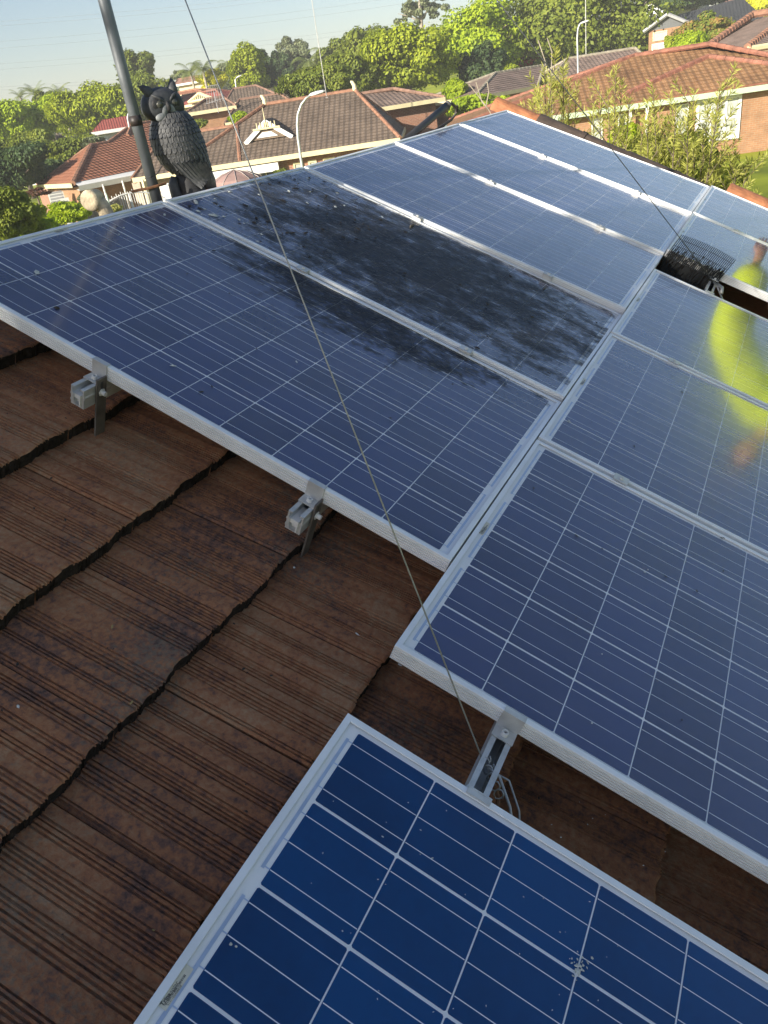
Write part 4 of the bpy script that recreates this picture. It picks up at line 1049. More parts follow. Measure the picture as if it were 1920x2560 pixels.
# carport: white sheet roof with posts along the right side
sn = -bs
mb = MB(); c0, c1 = b_ + dd * .1, d_ + dd * .6; o1 = sn * 1.3; dz = Vector((0, 0, -.18))
mb.face(Lq(c0, c1, c1 + o1 + dz, c0 + o1 * .25 + dz)); mb.face(Lq(c0 + o1 * .25 + dz, c1 + o1 + dz, c1 + o1 + dz * 2.6, c0 + o1 * .25 + dz * 2.6)); mb.face(Lq(c0 + dz * 2, c1 + dz * 2, c1 + o1 + dz * 2.6, c0 + o1 * .25 + dz * 2.6))
cp = mb.build('carport_roof', WHITE, hl)
mb = MB()
for f in (.28, .52):
    q = c0 + (c1 - c0) * f + o1 * (.25 + .75 * f); mb.tube([inv @ Vector((q.x, q.y, G0 - .3)), inv @ (q + dz * 2)], .06, 8)
mb.build('carport_post', WHITE, hl)
q = PZ(158, 470, ZM - .6); 
def facing_box(px, py, z0, z1, wd, dp, name, label, cat, mat, D=None):
    p_ = PZ(px, py, z1) if D is None else P(px, py, D); fw = Vector((p_.x - CW.x, p_.y - CW.y, 0)).normalized(); r_ = Vector((fw.y, -fw.x, 0))
    m_ = Matrix((r_, fw, Vector((0, 0, 1)))).transposed().to_4x4(); m_.translation = Vector((p_.x, p_.y, z0))
    return thing(name, label, cat, m_), z1 - z0
Dl = math.hypot(b_.x - CW.x, b_.y - CW.y)
t, H = facing_box(133, 466, G0 + .5, ZM - .4, 1, .6, 'air_conditioner', 'white air conditioner box on the front wall of the orange house', 'air conditioner', WHITE, Dl + 1.6)
mb = MB(); mb.box((-.45, -.35, 0), (.45, 0, H)); mb.build('casing', WHITE, t); mb = MB()
for k in range(9): mb.box((-.38, -.365, .15 + k * .17), (.38, -.352, .26 + k * .17))
mb.build('louvre', GREYT, t)
t, H = facing_box(154, 478, G0 + .2, ZM - .75, 1, .6, 'meter_box', 'narrow pale meter box beside the air conditioner', 'meter box', WHITE, Dl + .9)
mb = MB(); mb.box((-.26, -.22, 0), (.26, 0, H)); mb.build('casing', WHITE, t); mb = MB(); mb.box((-.17, -.235, H * .35), (.17, -.222, H * .9)); mb.build('door', GREYT, t)
# ---- white gate, timber fence, green fence
def front_frame(p_):
    fw = Vector((p_.x - CW.x, p_.y - CW.y, 0)).normalized(); r_ = Vector((fw.y, -fw.x, 0))
    m_ = Matrix((r_, fw, Vector((0, 0, 1)))).transposed().to_4x4(); m_.translation = p_; return m_
gp = P(322, 480, 44.0); gp.z = G0
GM_ = front_frame(gp)
gate = thing('driveway_gate', 'white double driveway gate with a curved spiked top beside the brick pier', 'gate', GM_ @ Matrix.Rotation(R(12), 4, 'Z'))
for s_ in (-1, 1):
    lf = thing('x', '', '') if False else None
    mb = MB(); x0, x1 = (s_ * .03, s_ * 1.75)
    def top(x): return 1.95 - .55 * (abs(x) / 1.75) ** 2
    for k in range(15):
        x = s_ * (.06 + k * .12); mb.tube([(x, 0, .08), (x, 0, top(x) + (.16 if k % 2 else .08))], .017, 5)
    mb.tube([(s_ * (.03 + 1.72 * f), 0, top(.03 + 1.72 * f)) for f in (0, .25, .5, .75, 1)], .035, 6)
    for z in (.12, .75): mb.tube([(x0, 0, z), (x1, 0, z)], .03, 6)
    for x in (x0, x1): mb.tube([(x, 0, 0), (x, 0, top(x))], .04, 6)
    lf = mb.build('gate_leaf', WHITE, gate)
    mb = MB(); c = (s_ * .75, -.03, .55)
    for j in range(14):
        an, an2 = math.pi * 2 * j / 14, math.pi * 2 * (j + 1) / 14
        mb.face([(c[0] + .34 * math.cos(an), -.03, c[2] + .44 * math.sin(an)), (c[0] + .34 * math.cos(an2), -.03, c[2] + .44 * math.sin(an2)), (c[0] + .19 * math.cos(an2), -.03, c[2] + .27 * math.sin(an2)), (c[0] + .19 * math.cos(an), -.03, c[2] + .27 * math.sin(an))])
    mb.build('scroll', WHITE, lf)
WOODF = simple('grey_timber', (.20, .175, .15), .9, 0, .3, 6, 0, 40, .2, .25)
GREENF = simple('green_sheet_fence', (.115, .15, .125), .6, 0, .15, 3)
def fence(name, label, A, B, h, nb, matp, matr, cat='fence', pname='paling'):
    A, B = Vector(A), Vector(B); A.z = B.z = G0; e_ = (B - A); L = e_.length; e_.normalize(); nn = Vector((-e_.y, e_.x, 0))
    m_ = Matrix((e_, nn, Vector((0, 0, 1)))).transposed().to_4x4(); m_.translation = A
    t = thing(name, label, cat, m_)
    w_ = L / nb; mb = MB(); mb.box((0.004, -.012, 0), (w_ - .006, .012, h)); pm = mb.mesh(pname, matp)
    r_ = random.Random(len(label))
    for i in range(nb):
        o = obj(pname, pm, t, T(i * w_, r_.uniform(-.006, .006), r_.uniform(-.03, .03)))
    mb = MB()
    for z in (.3, h - .3): mb.box((0, .014, z - .04), (L, .07, z + .04))
    mb.box((0, -.03, h), (L, .03, h + .06)); mb.build('rail', matr, t); return t
fence('paling_fence', 'grey timber paling fence between the orange house and the white gate', P(205, 520, 38.5), P(306, 470, 45), 1.75, 26, WOODF, WOODF)
fence('sheet_fence', 'dark green sheet fence at the far left behind the hedge', P(-30, 540, 40), P(142, 500, 44), 1.7, 9, GREENF, simple('green_rail', (.19, .27, .20), .5), pname='sheet')
t = thing('clothes_prop', 'thin green pole rising before the timber fence', 'pole', front_frame(Vector((*P(283, 540, 36).xy, G0))))
mb = MB(); mb.tube([(0, 0, 0), (-.02, 0, 2.6)], .035, 8); mb.build('pole', simple('pale_green_pole', (.36, .44, .38), .5), t)
for (px, col, lb) in ((300, (.42, .05, .03), 'low red plastic slide lying before the white gate'), (333, (.62, .42, .02), 'low yellow plastic slide lying before the white gate')):
    q = P(px, 512 - (px - 300) * .12, 40); q.z = G0
    t = thing('plastic_slide', lb, 'toy', front_frame(q)); mm = simple('plastic_' + lb.split()[1], col, .4, 0, .1)
    mb = MB(); mb.tube([(-.5, 0, .35), (-.1, 0, .55), (.3, 0, .75), (.55, 0, .95)], [.16, .17, .18, .14], 8); mb.build('chute', mm, t)
    mb = MB(); mb.tube([(.5, 0, .9), (.62, 0, 0)], .06, 6); mb.tube([(.4, .1, .8), (.4, .15, 0)], .05, 6); mb.build('ladder', mm, t)
t = thing('patio_umbrella', 'faded mauve patio umbrella showing just above the caked panel', 'umbrella', front_frame(Vector((*P(588, 440, 27.5).xy, G0))))
zt_u = P(588, 424, 27.5).z - G0
mb = MB(); k = 12
for j in range(k):
    a0, a1 = 2 * math.pi * j / k, 2 * math.pi * (j + 1) / k
    rings = [(0.02, zt_u), (.45, zt_u - .10), (.80, zt_u - .27), (1.0, zt_u - .48)]
    for (r0, z0), (r1, z1) in zip(rings, rings[1:]):
        mb.face([(r0 * math.cos(a0), r0 * math.sin(a0), z0), (r1 * math.cos(a0), r1 * math.sin(a0), z1), (r1 * math.cos(a1) * .98, r1 * math.sin(a1) * .98, z1 - .01), (r0 * math.cos(a1) * .98, r0 * math.sin(a1) * .98, z0)])
mb.build('canopy', simple('mauve_canvas', (.27, .175, .155), .9, 0, .15, 3), t)
mb = MB(); mb.tube([(0, 0, 0), (0, 0, zt_u)], .025, 8); mb.build('pole', GREYT, t)
mb = MB()
for j in range(k):
    a0 = 2 * math.pi * j / k; mb.tube([(0.02 * math.cos(a0), .02 * math.sin(a0), zt_u + .012), (.45 * math.cos(a0), .45 * math.sin(a0), zt_u - .088), (.8 * math.cos(a0), .8 * math.sin(a0), zt_u - .26), (math.cos(a0), math.sin(a0), zt_u - .47)], .009, 4)
mb.build('rib', simple('pale_rib', (.42, .36, .33), .6), t)
# ---- right orange house with the big window
ZR = -1.86
rEL, rER = PZ(1110, 330, ZR), PZ(1384, 291, ZR)
rER = rEL + (PZ(1900, 214, ZR) - rEL) * 1.28
hr, HRi = house('orange_house', 'big faded orange tiled house at the right with a sage gutter and bay window', rEL, rER, (1587, 131), (1775, 118), R(21), RM_FADED, CAP_RD, BRICK_PEACH, SAGE, .45, .2)
inv = HRi['inv']; nF = HRi['n']; off = HRi['eL'] + nF * .09
pp_ = [PPL(x, y, off, nF) for x, y in ((1496, 268), (2078, 180), (1770, 143))]
mb = MB(); course_face(mb, [inv @ p for p in pp_]); s_ = mb.build('front_slope', RM_FADED, hr)
mb = MB()
for i in range(3): q, r_ = pp_[i], pp_[(i + 1) % 3]; mb.face([inv @ p for p in (q, r_, r_ - nF * .08, q - nF * .08)])
cap_line(mb, inv @ pp_[0], inv @ pp_[2], .16); cap_line(mb, inv @ pp_[1], inv @ pp_[2], .16); mb.build('ridge_cap', CAP_RD, s_)
for (a, b, zt_, zb_, nx, ny, fr, pn) in (((1742, 240), (1856, 224), -.22, -2.0, 3, 2, .13, CURT), ((1690, 262), (1722, 256), -.3, -2.3, 1, 1, .05, CURT), ((1478, 300), (1506, 296), -.35, -2.6, 1, 1, .08, CURT), ((1545, 300), (1566, 292), -.35, -2.6, 1, 1, .06, GLASSW)):
    window(hr, HRi, a, b, zt_, zb_, nx, ny, fr, pn)
mb = MB()
for px in (1576, 1618): a = on_front(HRi, px, 300, .5); q = inv @ Vector((a.x, a.y, 0)); mb.box((q.x - .06, q.y - .06, (inv @ Vector((0, 0, G0))).z), (q.x + .06, q.y + .06, (inv @ Vector((0, 0, ZR - .2))).z))
mb.build('verandah_post', WHITE, hr)
# second block of that house, corrugated lighter tiles running back to the right
q0, q1, q2, q3 = P(1768, 146, 50.5), P(2040, 215, 47), P(2010, 140, 56), P(1782, 118, 57)
hb = thing('orange_house_wing', 'lighter orange tiled back wing at the right edge behind the big orange house', 'house', T(*Vector((q1.x, q1.y, G0)))); inv = hb.matrix_basis.inverted()
nn = (q1 - q0).cross(q3 - q0).normalized(); q2 = PPL(2010, 138, q0, nn)
mb = MB(); course_face(mb, [inv @ p for p in (q0, q3, q2, q1)], .36, .05); rr_ = mb.build('roof', RM_FADED, hb)
mb = MB(); cap_line(mb, inv @ q3, inv @ q2, .14); cap_line(mb, inv @ q0, inv @ q1, .14); mb.build('ridge_cap', CAP_RD, rr_)
mb = MB()
for q, r_ in ((q1, q2), (q2, q3), (q3, q0)): mb.face([inv @ Vector((q.x, q.y, G0)), inv @ Vector((r_.x, r_.y, G0)), inv @ (r_ - Vector((0, 0, .2))), inv @ (q - Vector((0, 0, .2)))], 0, [(0, 0), (6, 0), (6, 4), (0, 4)])
mb.build('wall', BRICK_PEACH, hb)
# ---- more houses: eave pixels with a distance each, ridge pixels
def house2(name, label, e0, e1, r0, r1, D0, D1, pitch, *a, **k):
    A, B = P(*e0, D0), P(*e1, D1); z = (A.z + B.z) / 2
    A = PZ(*e0, z) if abs(A.z - z) < .6 and abs(z - CW.z) > .9 else Vector((A.x, A.y, z)); B = PZ(*e1, z) if abs(B.z - z) < .6 and abs(z - CW.z) > .9 else Vector((B.x, B.y, z))
    return house(name, label, A, B, r0, r1, pitch, *a, **k)
house2('tiled_house', 'grey brown lichen-edged tiled house behind the feathery shrub', (1185, 243), (1345, 214), (1238, 183), (1360, 164), 60, 60, R(20), RM_GREY, CAP_GR, BRICK_RED, CREAM)
house2('tiled_house', 'wide grey brown tiled house with pale lichen ridges left of the orange house', (1360, 212), (1640, 168), (1420, 146), (1588, 121), 66, 66, R(20), RM_GREY, CAP_GR, BRICK_RED, CREAM)
house2('tiled_house', 'small brown tiled house with a pale gutter behind the gablet house', (915, 275), (1112, 243), (890, 232), (985, 226), 55, 55, R(17), RM_GREY, CAP_BR, BRICK_RED, CREAM)
house2('tiled_house', 'brown tiled house with a dark hip, first behind the gablet house at left', (563, 310), (760, 275), (598, 250), (700, 234), 64, 64, R(22), RM_BROWN, CAP_BR, BRICK_PEACH, CREAM)
house2('tiled_house', 'low brown tiled house with a pale verandah right of the owl head', (462, 286), (590, 262), (515, 250), (556, 240), 66, 66, R(22), RM_BROWN, CAP_BR, BRICK_PEACH, CREAM)
house2('tiled_house', 'brown tiled house with a steep hip behind the palm-side yellow tree', (560, 262), (700, 238), (583, 222), (640, 214), 82, 82, R(23), RM_BROWN, CAP_BR, BRICK_PEACH, CREAM)
house2('tiled_house', 'brown tiled house half hidden left of the round hedge tree', (668, 262), (800, 236), (742, 199), (775, 192), 78, 78, R(23), RM_BROWN, CAP_BR, BRICK_PEACH, CREAM)
hred, HRD = house2('red_house', 'dark red roofed house with a lattice gable behind the owl head', (436, 268), (560, 247), (455, 236), (540, 228), 92, 92, R(20), RM_RED, CAP_RD, CLAD_C, CREAM)
mb = MB(); inv = HRD['inv']; A, B, C_ = [PPL(x, y, HRD['eL'] - HRD['back'] * .4, HRD['back']) for x, y in ((472, 256), (530, 245), (499, 233))]
mb.face([inv @ p for p in (A, B, C_)]); g_ = mb.build('gable', simple('dark_gable', (.20, .21, .15), .8), hred)
mb = MB(); bkk = HRD['back'] * -.06
for q, r_ in ((A, C_), (B, C_), (A, B)): mb.tube([inv @ (q + bkk), inv @ (r_ + bkk)], .14, 5)
for k in range(1, 12):
    f = k / 12; x = A + (B - A) * f; tp = A + (C_ - A) * min(1, f * 2) if f < .5 else C_ + (B - C_) * (f * 2 - 1); mb.tube([inv @ (x + bkk), inv @ (tp + bkk)], .045, 4)
mb.build('lattice', CREAM, g_)
house2('cream_house', 'cream two storey house with a grey roof between owl ear and palms', (434, 213), (515, 199), (445, 198), (495, 190), 125, 125, R(16), RM_ROSE, CAP_OR, CLAD_C, WHITE)
house2('orange_house', 'bright orange low roof beneath the cream two storey house', (440, 240), (505, 228), (446, 230), (486, 224), 108, 108, R(18), RM_ORANGE, CAP_OR, CLAD_C, CREAM)
house2('rose_house', 'salmon tiled house in front of the tall green poplar', (668, 222), (725, 211), (680, 199), (718, 196), 100, 100, R(22), RM_ROSE, CAP_OR, BRICK_RED, CREAM)
house2('red_shed', 'salmon red sheet roof shed behind the orange house and the mast', (228, 333), (345, 312), (254, 300), (345, 284), 70, 70, R(16), RM_RED, CAP_RD, simple('pale_blue_render', (.50, .56, .58), .7), WHITE, caps=False)
house2('brown_house', 'small olive brown roof among the trees at the far left', (98, 403), (150, 394), (120, 372), (140, 366), 66, 66, R(22), RM_BROWN, CAP_BR, BRICK_RED, WHITE, caps=False)
house2('brown_house', 'distant brown roof corner deep among the left trees', (118, 358), (165, 350), (128, 340), (158, 334), 95, 95, R(20), RM_BROWN, CAP_BR, BRICK_RED, CREAM, caps=False)
house2('white_house', 'tiny white gabled house deep in the far left trees', (66, 320), (84, 318), (70, 296), (78, 296), 120, 120, R(30), RM_GREY, CAP_GR, CLAD_W, WHITE, caps=False)
# upper right brown roof with orange hips
q0, q1, q2, q3 = P(1740, 133, 60), P(1868, 122, 57), P(2060, 90, 60), P(1880, 37, 67)
hu_ = thing('tiled_house', 'brown tiled house with bold orange hips at the top right corner', 'house', T(q1.x, q1.y, ground_z(q1.x, q1.y))); inv = hu_.matrix_basis.inverted()
q1.z = q0.z = q2.z = (q1.z + q0.z) / 2
q4 = P(2000, 18, 67); q4.z = q3.z; hx_ = q1 + (q3 - q1) * .0 + (q4 - q1) * .55
mb = MB(); course_face(mb, [inv @ p for p in (q0, q1, q4, q3)]); course_face(mb, [inv @ p for p in (q1, q2, q4)]); rr_ = mb.build('roof', RM_GREY, hu_)
mb = MB(); cap_line(mb, inv @ q0, inv @ q3, .24); cap_line(mb, inv @ q1, inv @ q4, .24); cap_line(mb, inv @ q3, inv @ q4, .24); mb.build('ridge_cap', CAP_OR, rr_)
mb = MB(); 
for q, r_ in ((q0, q1), (q1, q2), (q2, q4), (q3, q0)): mb.face([inv @ Vector((q.x, q.y, -5)), inv @ Vector((r_.x, r_.y, -5)), inv @ (r_ - Vector((0, 0, .25))), inv @ (q - Vector((0, 0, .25)))], 0, [(0, 0), (8, 0), (8, 5), (0, 5)])
mb.build('wall', BRICK_TAN, hu_)
mb = MB(); mb.tube([inv @ (q1 + Vector((0, 0, -.1))), inv @ (q2 + Vector((0, 0, -.1)))], .17, 6); mb.build('gutter', CREAM, hu_)
# charcoal house on the hill: gable facing us, long roof to the right
Dg = 88
g1, g2, ga = P(1608, 88, Dg), P(1728, 62, Dg), P(1668, 36, Dg); g1.z = g2.z = (g1.z + g2.z) / 2 + .15
ev = (g2 - g1).normalized(); bk = Vector((-ev.y, ev.x, 0)); ga = Vector(((g1 + g2).x / 2, (g1 + g2).y / 2, ga.z))
hd_ = thing('charcoal_house', 'charcoal roofed house with a dark gable up the hill at the right', 'house', T(g1.x, g1.y, ground_z(g1.x, g1.y))); inv = hd_.matrix_basis.inverted()
r1, r2 = P(1812, 8, Dg + 7), P(1905, 40, Dg + 5); e2_ = P(1735, 72, Dg + .5); e3_ = P(1915, 48, Dg + 1); r1.z = ga.z + .5
mb = MB(); course_face(mb, [inv @ p for p in (g2 + bk * -.3, g2 + bk * 6, ga + bk * 6, ga + bk * -.3)]); course_face(mb, [inv @ p for p in (g1 + bk * 9, g1 - bk * .3, ga - bk * .3, ga + bk * 9)])
course_face(mb, [inv @ p for p in (e2_, e3_, r1 + ev * 1.5, ga + bk * 4.2)]); course_face(mb, [inv @ p for p in (e3_, e3_ + bk * 11, r1 + ev * 1.5)])
rr_ = mb.build('roof', RM_DARK, hd_)
mb = MB()
for q in (g1, g2): mb.tube([inv @ (q - bk * .35), inv @ (ga - bk * .35)], .16, 5)
mb.build('barge_board', GREYT, rr_)
mb = MB(); mb.face([inv @ p for p in (g1, g2, ga)]); mb.build('gable', simple('charcoal_cladding', (.10, .105, .11), .7, 0, .06), hd_)
mb = MB()
zl = ground_z(g1.x, g1.y) - 2
for q, r_ in ((g1 + ev * .5, g2 - ev * .5), (g2 - ev * .5, g2 - ev * .5 + bk * 4), (e2_ + bk * 2, e3_ + bk * 2), (e3_ + bk * 2 - ev * .5, e3_ + bk * 10 - ev * .5), (g1 + ev * .5 + bk * 8, g1 + ev * .5)):
    mb.face([inv @ Vector((q.x, q.y, zl)), inv @ Vector((r_.x, r_.y, zl)), inv @ Vector((r_.x, r_.y, g1.z)), inv @ Vector((q.x, q.y, g1.z))], 0, [(0, 0), (6, 0), (6, 5), (0, 5)])
mb.build('wall', BRICK_PEACH, hd_)
hfake = dict(wall=[g1], back=bk, e=ev, inv=inv, z=g1.z)
window(hd_, hfake, (1630, 100), (1666, 95), -1.1, -2.6, 2, 1, .12, CURT, WHITE); window(hd_, hfake, (1632, 92), (1668, 87), -.15, -.9, 1, 1, .10, CREAM, CREAM, 'awning')
hfake2 = dict(wall=[e2_ + bk * 1.95], back=bk, e=ev, inv=inv, z=e2_.z); window(hd_, hfake2, (1815, 65), (1826, 63), -.3, -2.2, 1, 1, .1, CURT, WHITE)
# white two storey house
wA, wB = P(1583, 20, 128), P(1660, 6, 124); wA.z = wB.z = (wA.z + wB.z) / 2
hwh, HWH = house('white_house', 'white clad two storey house high on the hill above the charcoal roof', wA, wB, (1600, -12), (1640, -18), R(20), RM_GREY, CAP_GR, CLAD_W, WHITE, caps=False)
window(hwh, HWH, (1597, 28), (1634, 19), -1.0, -2.6, 4, 1, .16, GLASSW)
hq = P(1600, 62, 118); house2('grey_house', 'grey roof with solar glare below the white two storey house', (1565, 82), (1650, 66), (1588, 56), (1640, 44), 118, 116, R(20), RM_DARK, CAP_GR, BRICK_TAN, WHITE, caps=False)
house2('rose_house', 'rose coloured roof at the very top right behind the charcoal house', (1830, 22), (1900, 12), (1840, -8), (1890, -14), 130, 130, R(20), RM_ROSE, CAP_OR, CLAD_C, WHITE, caps=False)

# ------------------------------------------------------------------ street lamps, antennas, power lines
LAMPM = simple('lamp_post_grey', (.50, .52, .50), .45, .4, .1, 4); LAMPH = simple('lamp_head', (.66, .67, .66), .4, .1, .08)
def lamp(label, pix, D, r0, r1, head=.5):
    pts = [P(x, y, D) for x, y in pix]; b = pts[0].copy(); b.z = ground_z(b.x, b.y)
    t = thing('street_lamp', label, 'street lamp', T(*b), 'street lamps'); pts = [b] + pts; L = [p - b for p in pts]
    rr = [r0 + (r1 - r0) * i / (len(L) - 1) for i in range(len(L))]
    mb = MB(); mb.tube(L, rr, 10); mb.build('post', LAMPM, t, smooth=True)
    a, c = L[-2], L[-1]; d = (c - a); d.z *= .3; d.normalize(); sd_ = Vector((-d.y, d.x, 0)).normalized()
    M_ = Matrix((d, sd_, d.cross(sd_))).transposed().to_4x4(); M_.translation = c
    mb = MB(); h_ = head
    prof = [(-.12, .05, .03), (.02, .16, .06), (.45, .20, .07), (.85, .17, .05), (1.0, .10, .02)]
    for x, wy, hz_ in prof:
        for (sy, sz) in ((-1, -.35), (1, -.35), (1, .6), (.5, 1), (-.5, 1), (-1, .6)): mb.v.append((x * h_, sy * wy * h_ * 1.2, sz * hz_ * h_ * 2))
    for i in range(4):
        for j in range(6): j2 = (j + 1) % 6; mb.f.append((i*6+j, i*6+j2, (i+1)*6+j2, (i+1)*6+j)); mb.m.append(0); mb.uv.append(None)
    for i in (0, 4): mb.f.append(tuple(i*6+j for j in range(6))); mb.m.append(0); mb.uv.append(None)
    hd2 = mb.build('lamp_head', LAMPH, t, M_)
    mb = MB(); mb.box((.3 * h_, -.1 * h_, -.10 * h_), (.85 * h_, .1 * h_, -.05 * h_)); mb.build('lens', CURT, hd2)
lamp('nearest tall grey street lamp in front of the brown gablet house', [(758, 430), (752, 395), (745, 345), (743, 310), (745, 285), (753, 262), (765, 246), (777, 238)], 27, .050, .032, .46)
lamp('slim street lamp before the grey brown roof at the right', [(1446, 215), (1445, 170), (1444, 130), (1443, 95), (1445, 72), (1449, 61), (1453, 58)], 55, .062, .045, .45)
lamp('white curved street lamp just right of the mast', [(325, 330), (322, 312), (319, 296), (320, 286), (325, 280)], 62, .07, .05, .5)
lamp('tiny distant street lamp in front of the poplar', [(592, 235), (590, 215), (588, 200), (592, 194)], 95, .09, .06, .6)
def antenna(label, px0, py0, D, px1, py1, rad=.022):
    a, b = P(px0, py0, D), P(px1, py1, D); b = Vector((a.x, a.y, b.z))
    t = thing('antenna_mast', label, 'antenna', T(*a)); mb = MB(); mb.tube([(0, 0, -.3), (0, 0, b.z - a.z)], rad, 6); mb.build('pole', simple('pale_pole', (.5, .5, .47), .5, .3), t)
    mb = MB(); mb.box((-.16, -.16, -.35), (.16, .16, -.1)); mb.build('bracket', GREYT, t)
DMa = math.hypot(HMi['RR'].x - CW.x, HMi['RR'].y - CW.y)
antenna('thin white mast on the ridge of the brown gablet house', 816, 238, DMa, 782, -20, .020)
antenna('thin pale mast on the ridge of the grey brown house at right', 1465, 132, 70, 1463, -30, .03)
tv = P(540, 268, 64.5); t = thing('tv_antenna', 'small dark wire dish antenna on the brown roof behind the owl', 'antenna', front_frame(tv))
mb = MB()
for k in range(7): a0 = -.6 + k * .2; mb.tube([(a0, 0, .3), (a0 * .7 + .1, 0, 1.4)], .02, 4)
mb.tube([(-.7, 0, .3), (.7, 0, .5)], .02, 4); mb.tube([(-.4, 0, 1.4), (.5, 0, 1.4)], .02, 4); mb.tube([(.1, .1, -.4), (.1, .1, 1.0)], .03, 5)
mb.build('dish', GREYT, t)
PWR = simple('power_cable', (.30, .33, .36), .6)
PL_LB = {59: 'topmost of the eight', 70: 'just below the topmost one', 109: 'upper of the second pair from the top', 126: 'lower of the second pair from the top', 165: 'upper of the third pair from the top', 179: 'lower of the third pair from the top', 223: 'just above the lowest one', 230: 'lowest of the eight, nearest the tree tops'}
for (y0, y1) in ((59, -58), (70, -46), (109, -14), (126, 4), (165, 52), (179, 62), (223, 122), (230, 131)):
    a, b = P(-420, y0 + (y0 - y1) * .44, 150), P(1500, y1 - (y0 - y1) * .5, 190)
    t = tag(obj('power_line', None, None, T(*a)), 'thin power line slung across the pale sky, ' + PL_LB[(y0)], 'power line', 'power lines in the sky')
    mb = MB(); dd_ = b - a; mb.tube([dd_ * (k / 12) - Vector((0, 0, 2.2 * (1 - (2 * k / 12 - 1) ** 2) - 1.6)) for k in range(13)], .020, 4); mb.build('cable', PWR, t)
# parked red car on the hill street
q = P(1328, 168, 90); q.z = P(1328, 172, 90).z
car = thing('parked_car', 'red parked car half hidden by the dark trees up the hill', 'car', front_frame(q) @ Matrix.Rotation(R(68), 4, 'Z'))
mb = MB()
prof = [(-2.0, .35), (-2.0, .8), (-1.3, .9), (-.8, 1.38), (.6, 1.4), (1.2, .92), (2.0, .78), (2.05, .35)]
for s_ in (-.8, .8):
    mb.v += [(x, s_ * (.86 if z > 1.1 else 1), z) for x, z in prof]
n_ = len(prof); mb.f += [tuple(range(n_)), tuple(range(2 * n_ - 1, n_ - 1, -1))]; mb.m += [0, 0]; mb.uv += [None, None]
for i in range(n_): j = (i + 1) % n_; mb.f.append((i, j, n_ + j, n_ + i)); mb.m.append(0); mb.uv.append(None)
mb.build('body', simple('red_car_paint', (.35, .02, .03), .25, .1, .1), car)
mb = MB()
for s_ in (-.805, .805): mb.face([(-.75, s_ * .9, .95), (1.0, s_ * .9, .95), (.55, s_ * .87, 1.32), (-.55, s_ * .87, 1.32)])
mb.build('window', GLASSW, car)
for x in (-1.25, 1.25):
    for s_ in (-.75, .75): mb = MB(); mb.tube([(x, s_ - .1, .32), (x, s_ + .1, .32)], .32, 14); mb.build('wheel', RUBBER, car)

# ------------------------------------------------------------------ trees and shrubs
def leaf_mat(name, lo, mid, hi, trans=.42):
    m, t, nd, ln, b = nmat(name); nd.remove(b); out = nd['Material Output']
    g = nd.new('ShaderNodeNewGeometry'); nz = nd.new('ShaderNodeTexNoise'); nz.inputs['Scale'].default_value = .55; nz.inputs['Detail'].default_value = 5
    ln.new(g.outputs['Position'], nz.inputs['Vector'])
    a = nd.new('ShaderNodeMath'); a.operation = 'MULTIPLY_ADD'; a.inputs[1].default_value = .35; ln.new(g.outputs['Random Per Island'], a.inputs[0])
    s2 = nd.new('ShaderNodeMath'); s2.operation = 'MULTIPLY'; s2.inputs[1].default_value = .72; ln.new(nz.outputs['Fac'], s2.inputs[0]); ln.new(s2.outputs[0], a.inputs[2])
    r = ramp(nd, [(.25, lo), (.52, mid), (.78, hi)]); ln.new(a.outputs[0], r.inputs[0])
    df = nd.new('ShaderNodeBsdfPrincipled'); df.inputs['Roughness'].default_value = .55; df.inputs['Specular IOR Level'].default_value = .25; ln.new(r.outputs[0], df.inputs['Base Color'])
    tl = nd.new('ShaderNodeBsdfTranslucent'); ln.new(r.outputs[0], tl.inputs['Color'])
    mx = nd.new('ShaderNodeMixShader'); mx.inputs[0].default_value = trans; ln.new(df.outputs[0], mx.inputs[1]); ln.new(tl.outputs[0], mx.inputs[2]); ln.new(mx.outputs[0], out.inputs['Surface'])
    return m
L_BRIGHT = leaf_mat('bright_green_leaves', (0.168, 0.213, 0.018), (0.291, 0.358, 0.022), (0.426, 0.482, 0.029))
L_YEL = leaf_mat('yellow_green_leaves', (0.190, 0.280, 0.016), (0.336, 0.448, 0.020), (0.470, 0.560, 0.025))
L_GOLD = leaf_mat('golden_leaves', (0.600, 0.507, 0.017), (0.600, 0.600, 0.020), (0.600, 0.600, 0.030))
L_MID = leaf_mat('mid_green_leaves', (0.095, 0.134, 0.020), (0.179, 0.230, 0.029), (0.280, 0.319, 0.040))
L_DARK = leaf_mat('dark_green_leaves', (0.032, 0.060, 0.024), (0.064, 0.112, 0.037), (0.122, 0.172, 0.050))
L_GREY = leaf_mat('grey_green_leaves', (0.122, 0.152, 0.082), (0.203, 0.243, 0.122), (0.304, 0.325, 0.172))
L_RED = leaf_mat('reddish_green_leaves', (0.122, 0.172, 0.030), (0.203, 0.253, 0.037), (0.405, 0.203, 0.072))
L_FEATH = leaf_mat('olive_feathery_leaves', (.24, .26, .05), (.44, .45, .10), (.58, .56, .17), .45)
L_PALM = leaf_mat('palm_fronds', (0.101, 0.143, 0.040), (0.184, 0.234, 0.060), (0.304, 0.335, 0.101))
BARK = simple('bark', (.13, .10, .075), .9, 0, .3, 5); BARKP = simple('pale_bark', (.30, .26, .20), .9, 0, .3, 5)
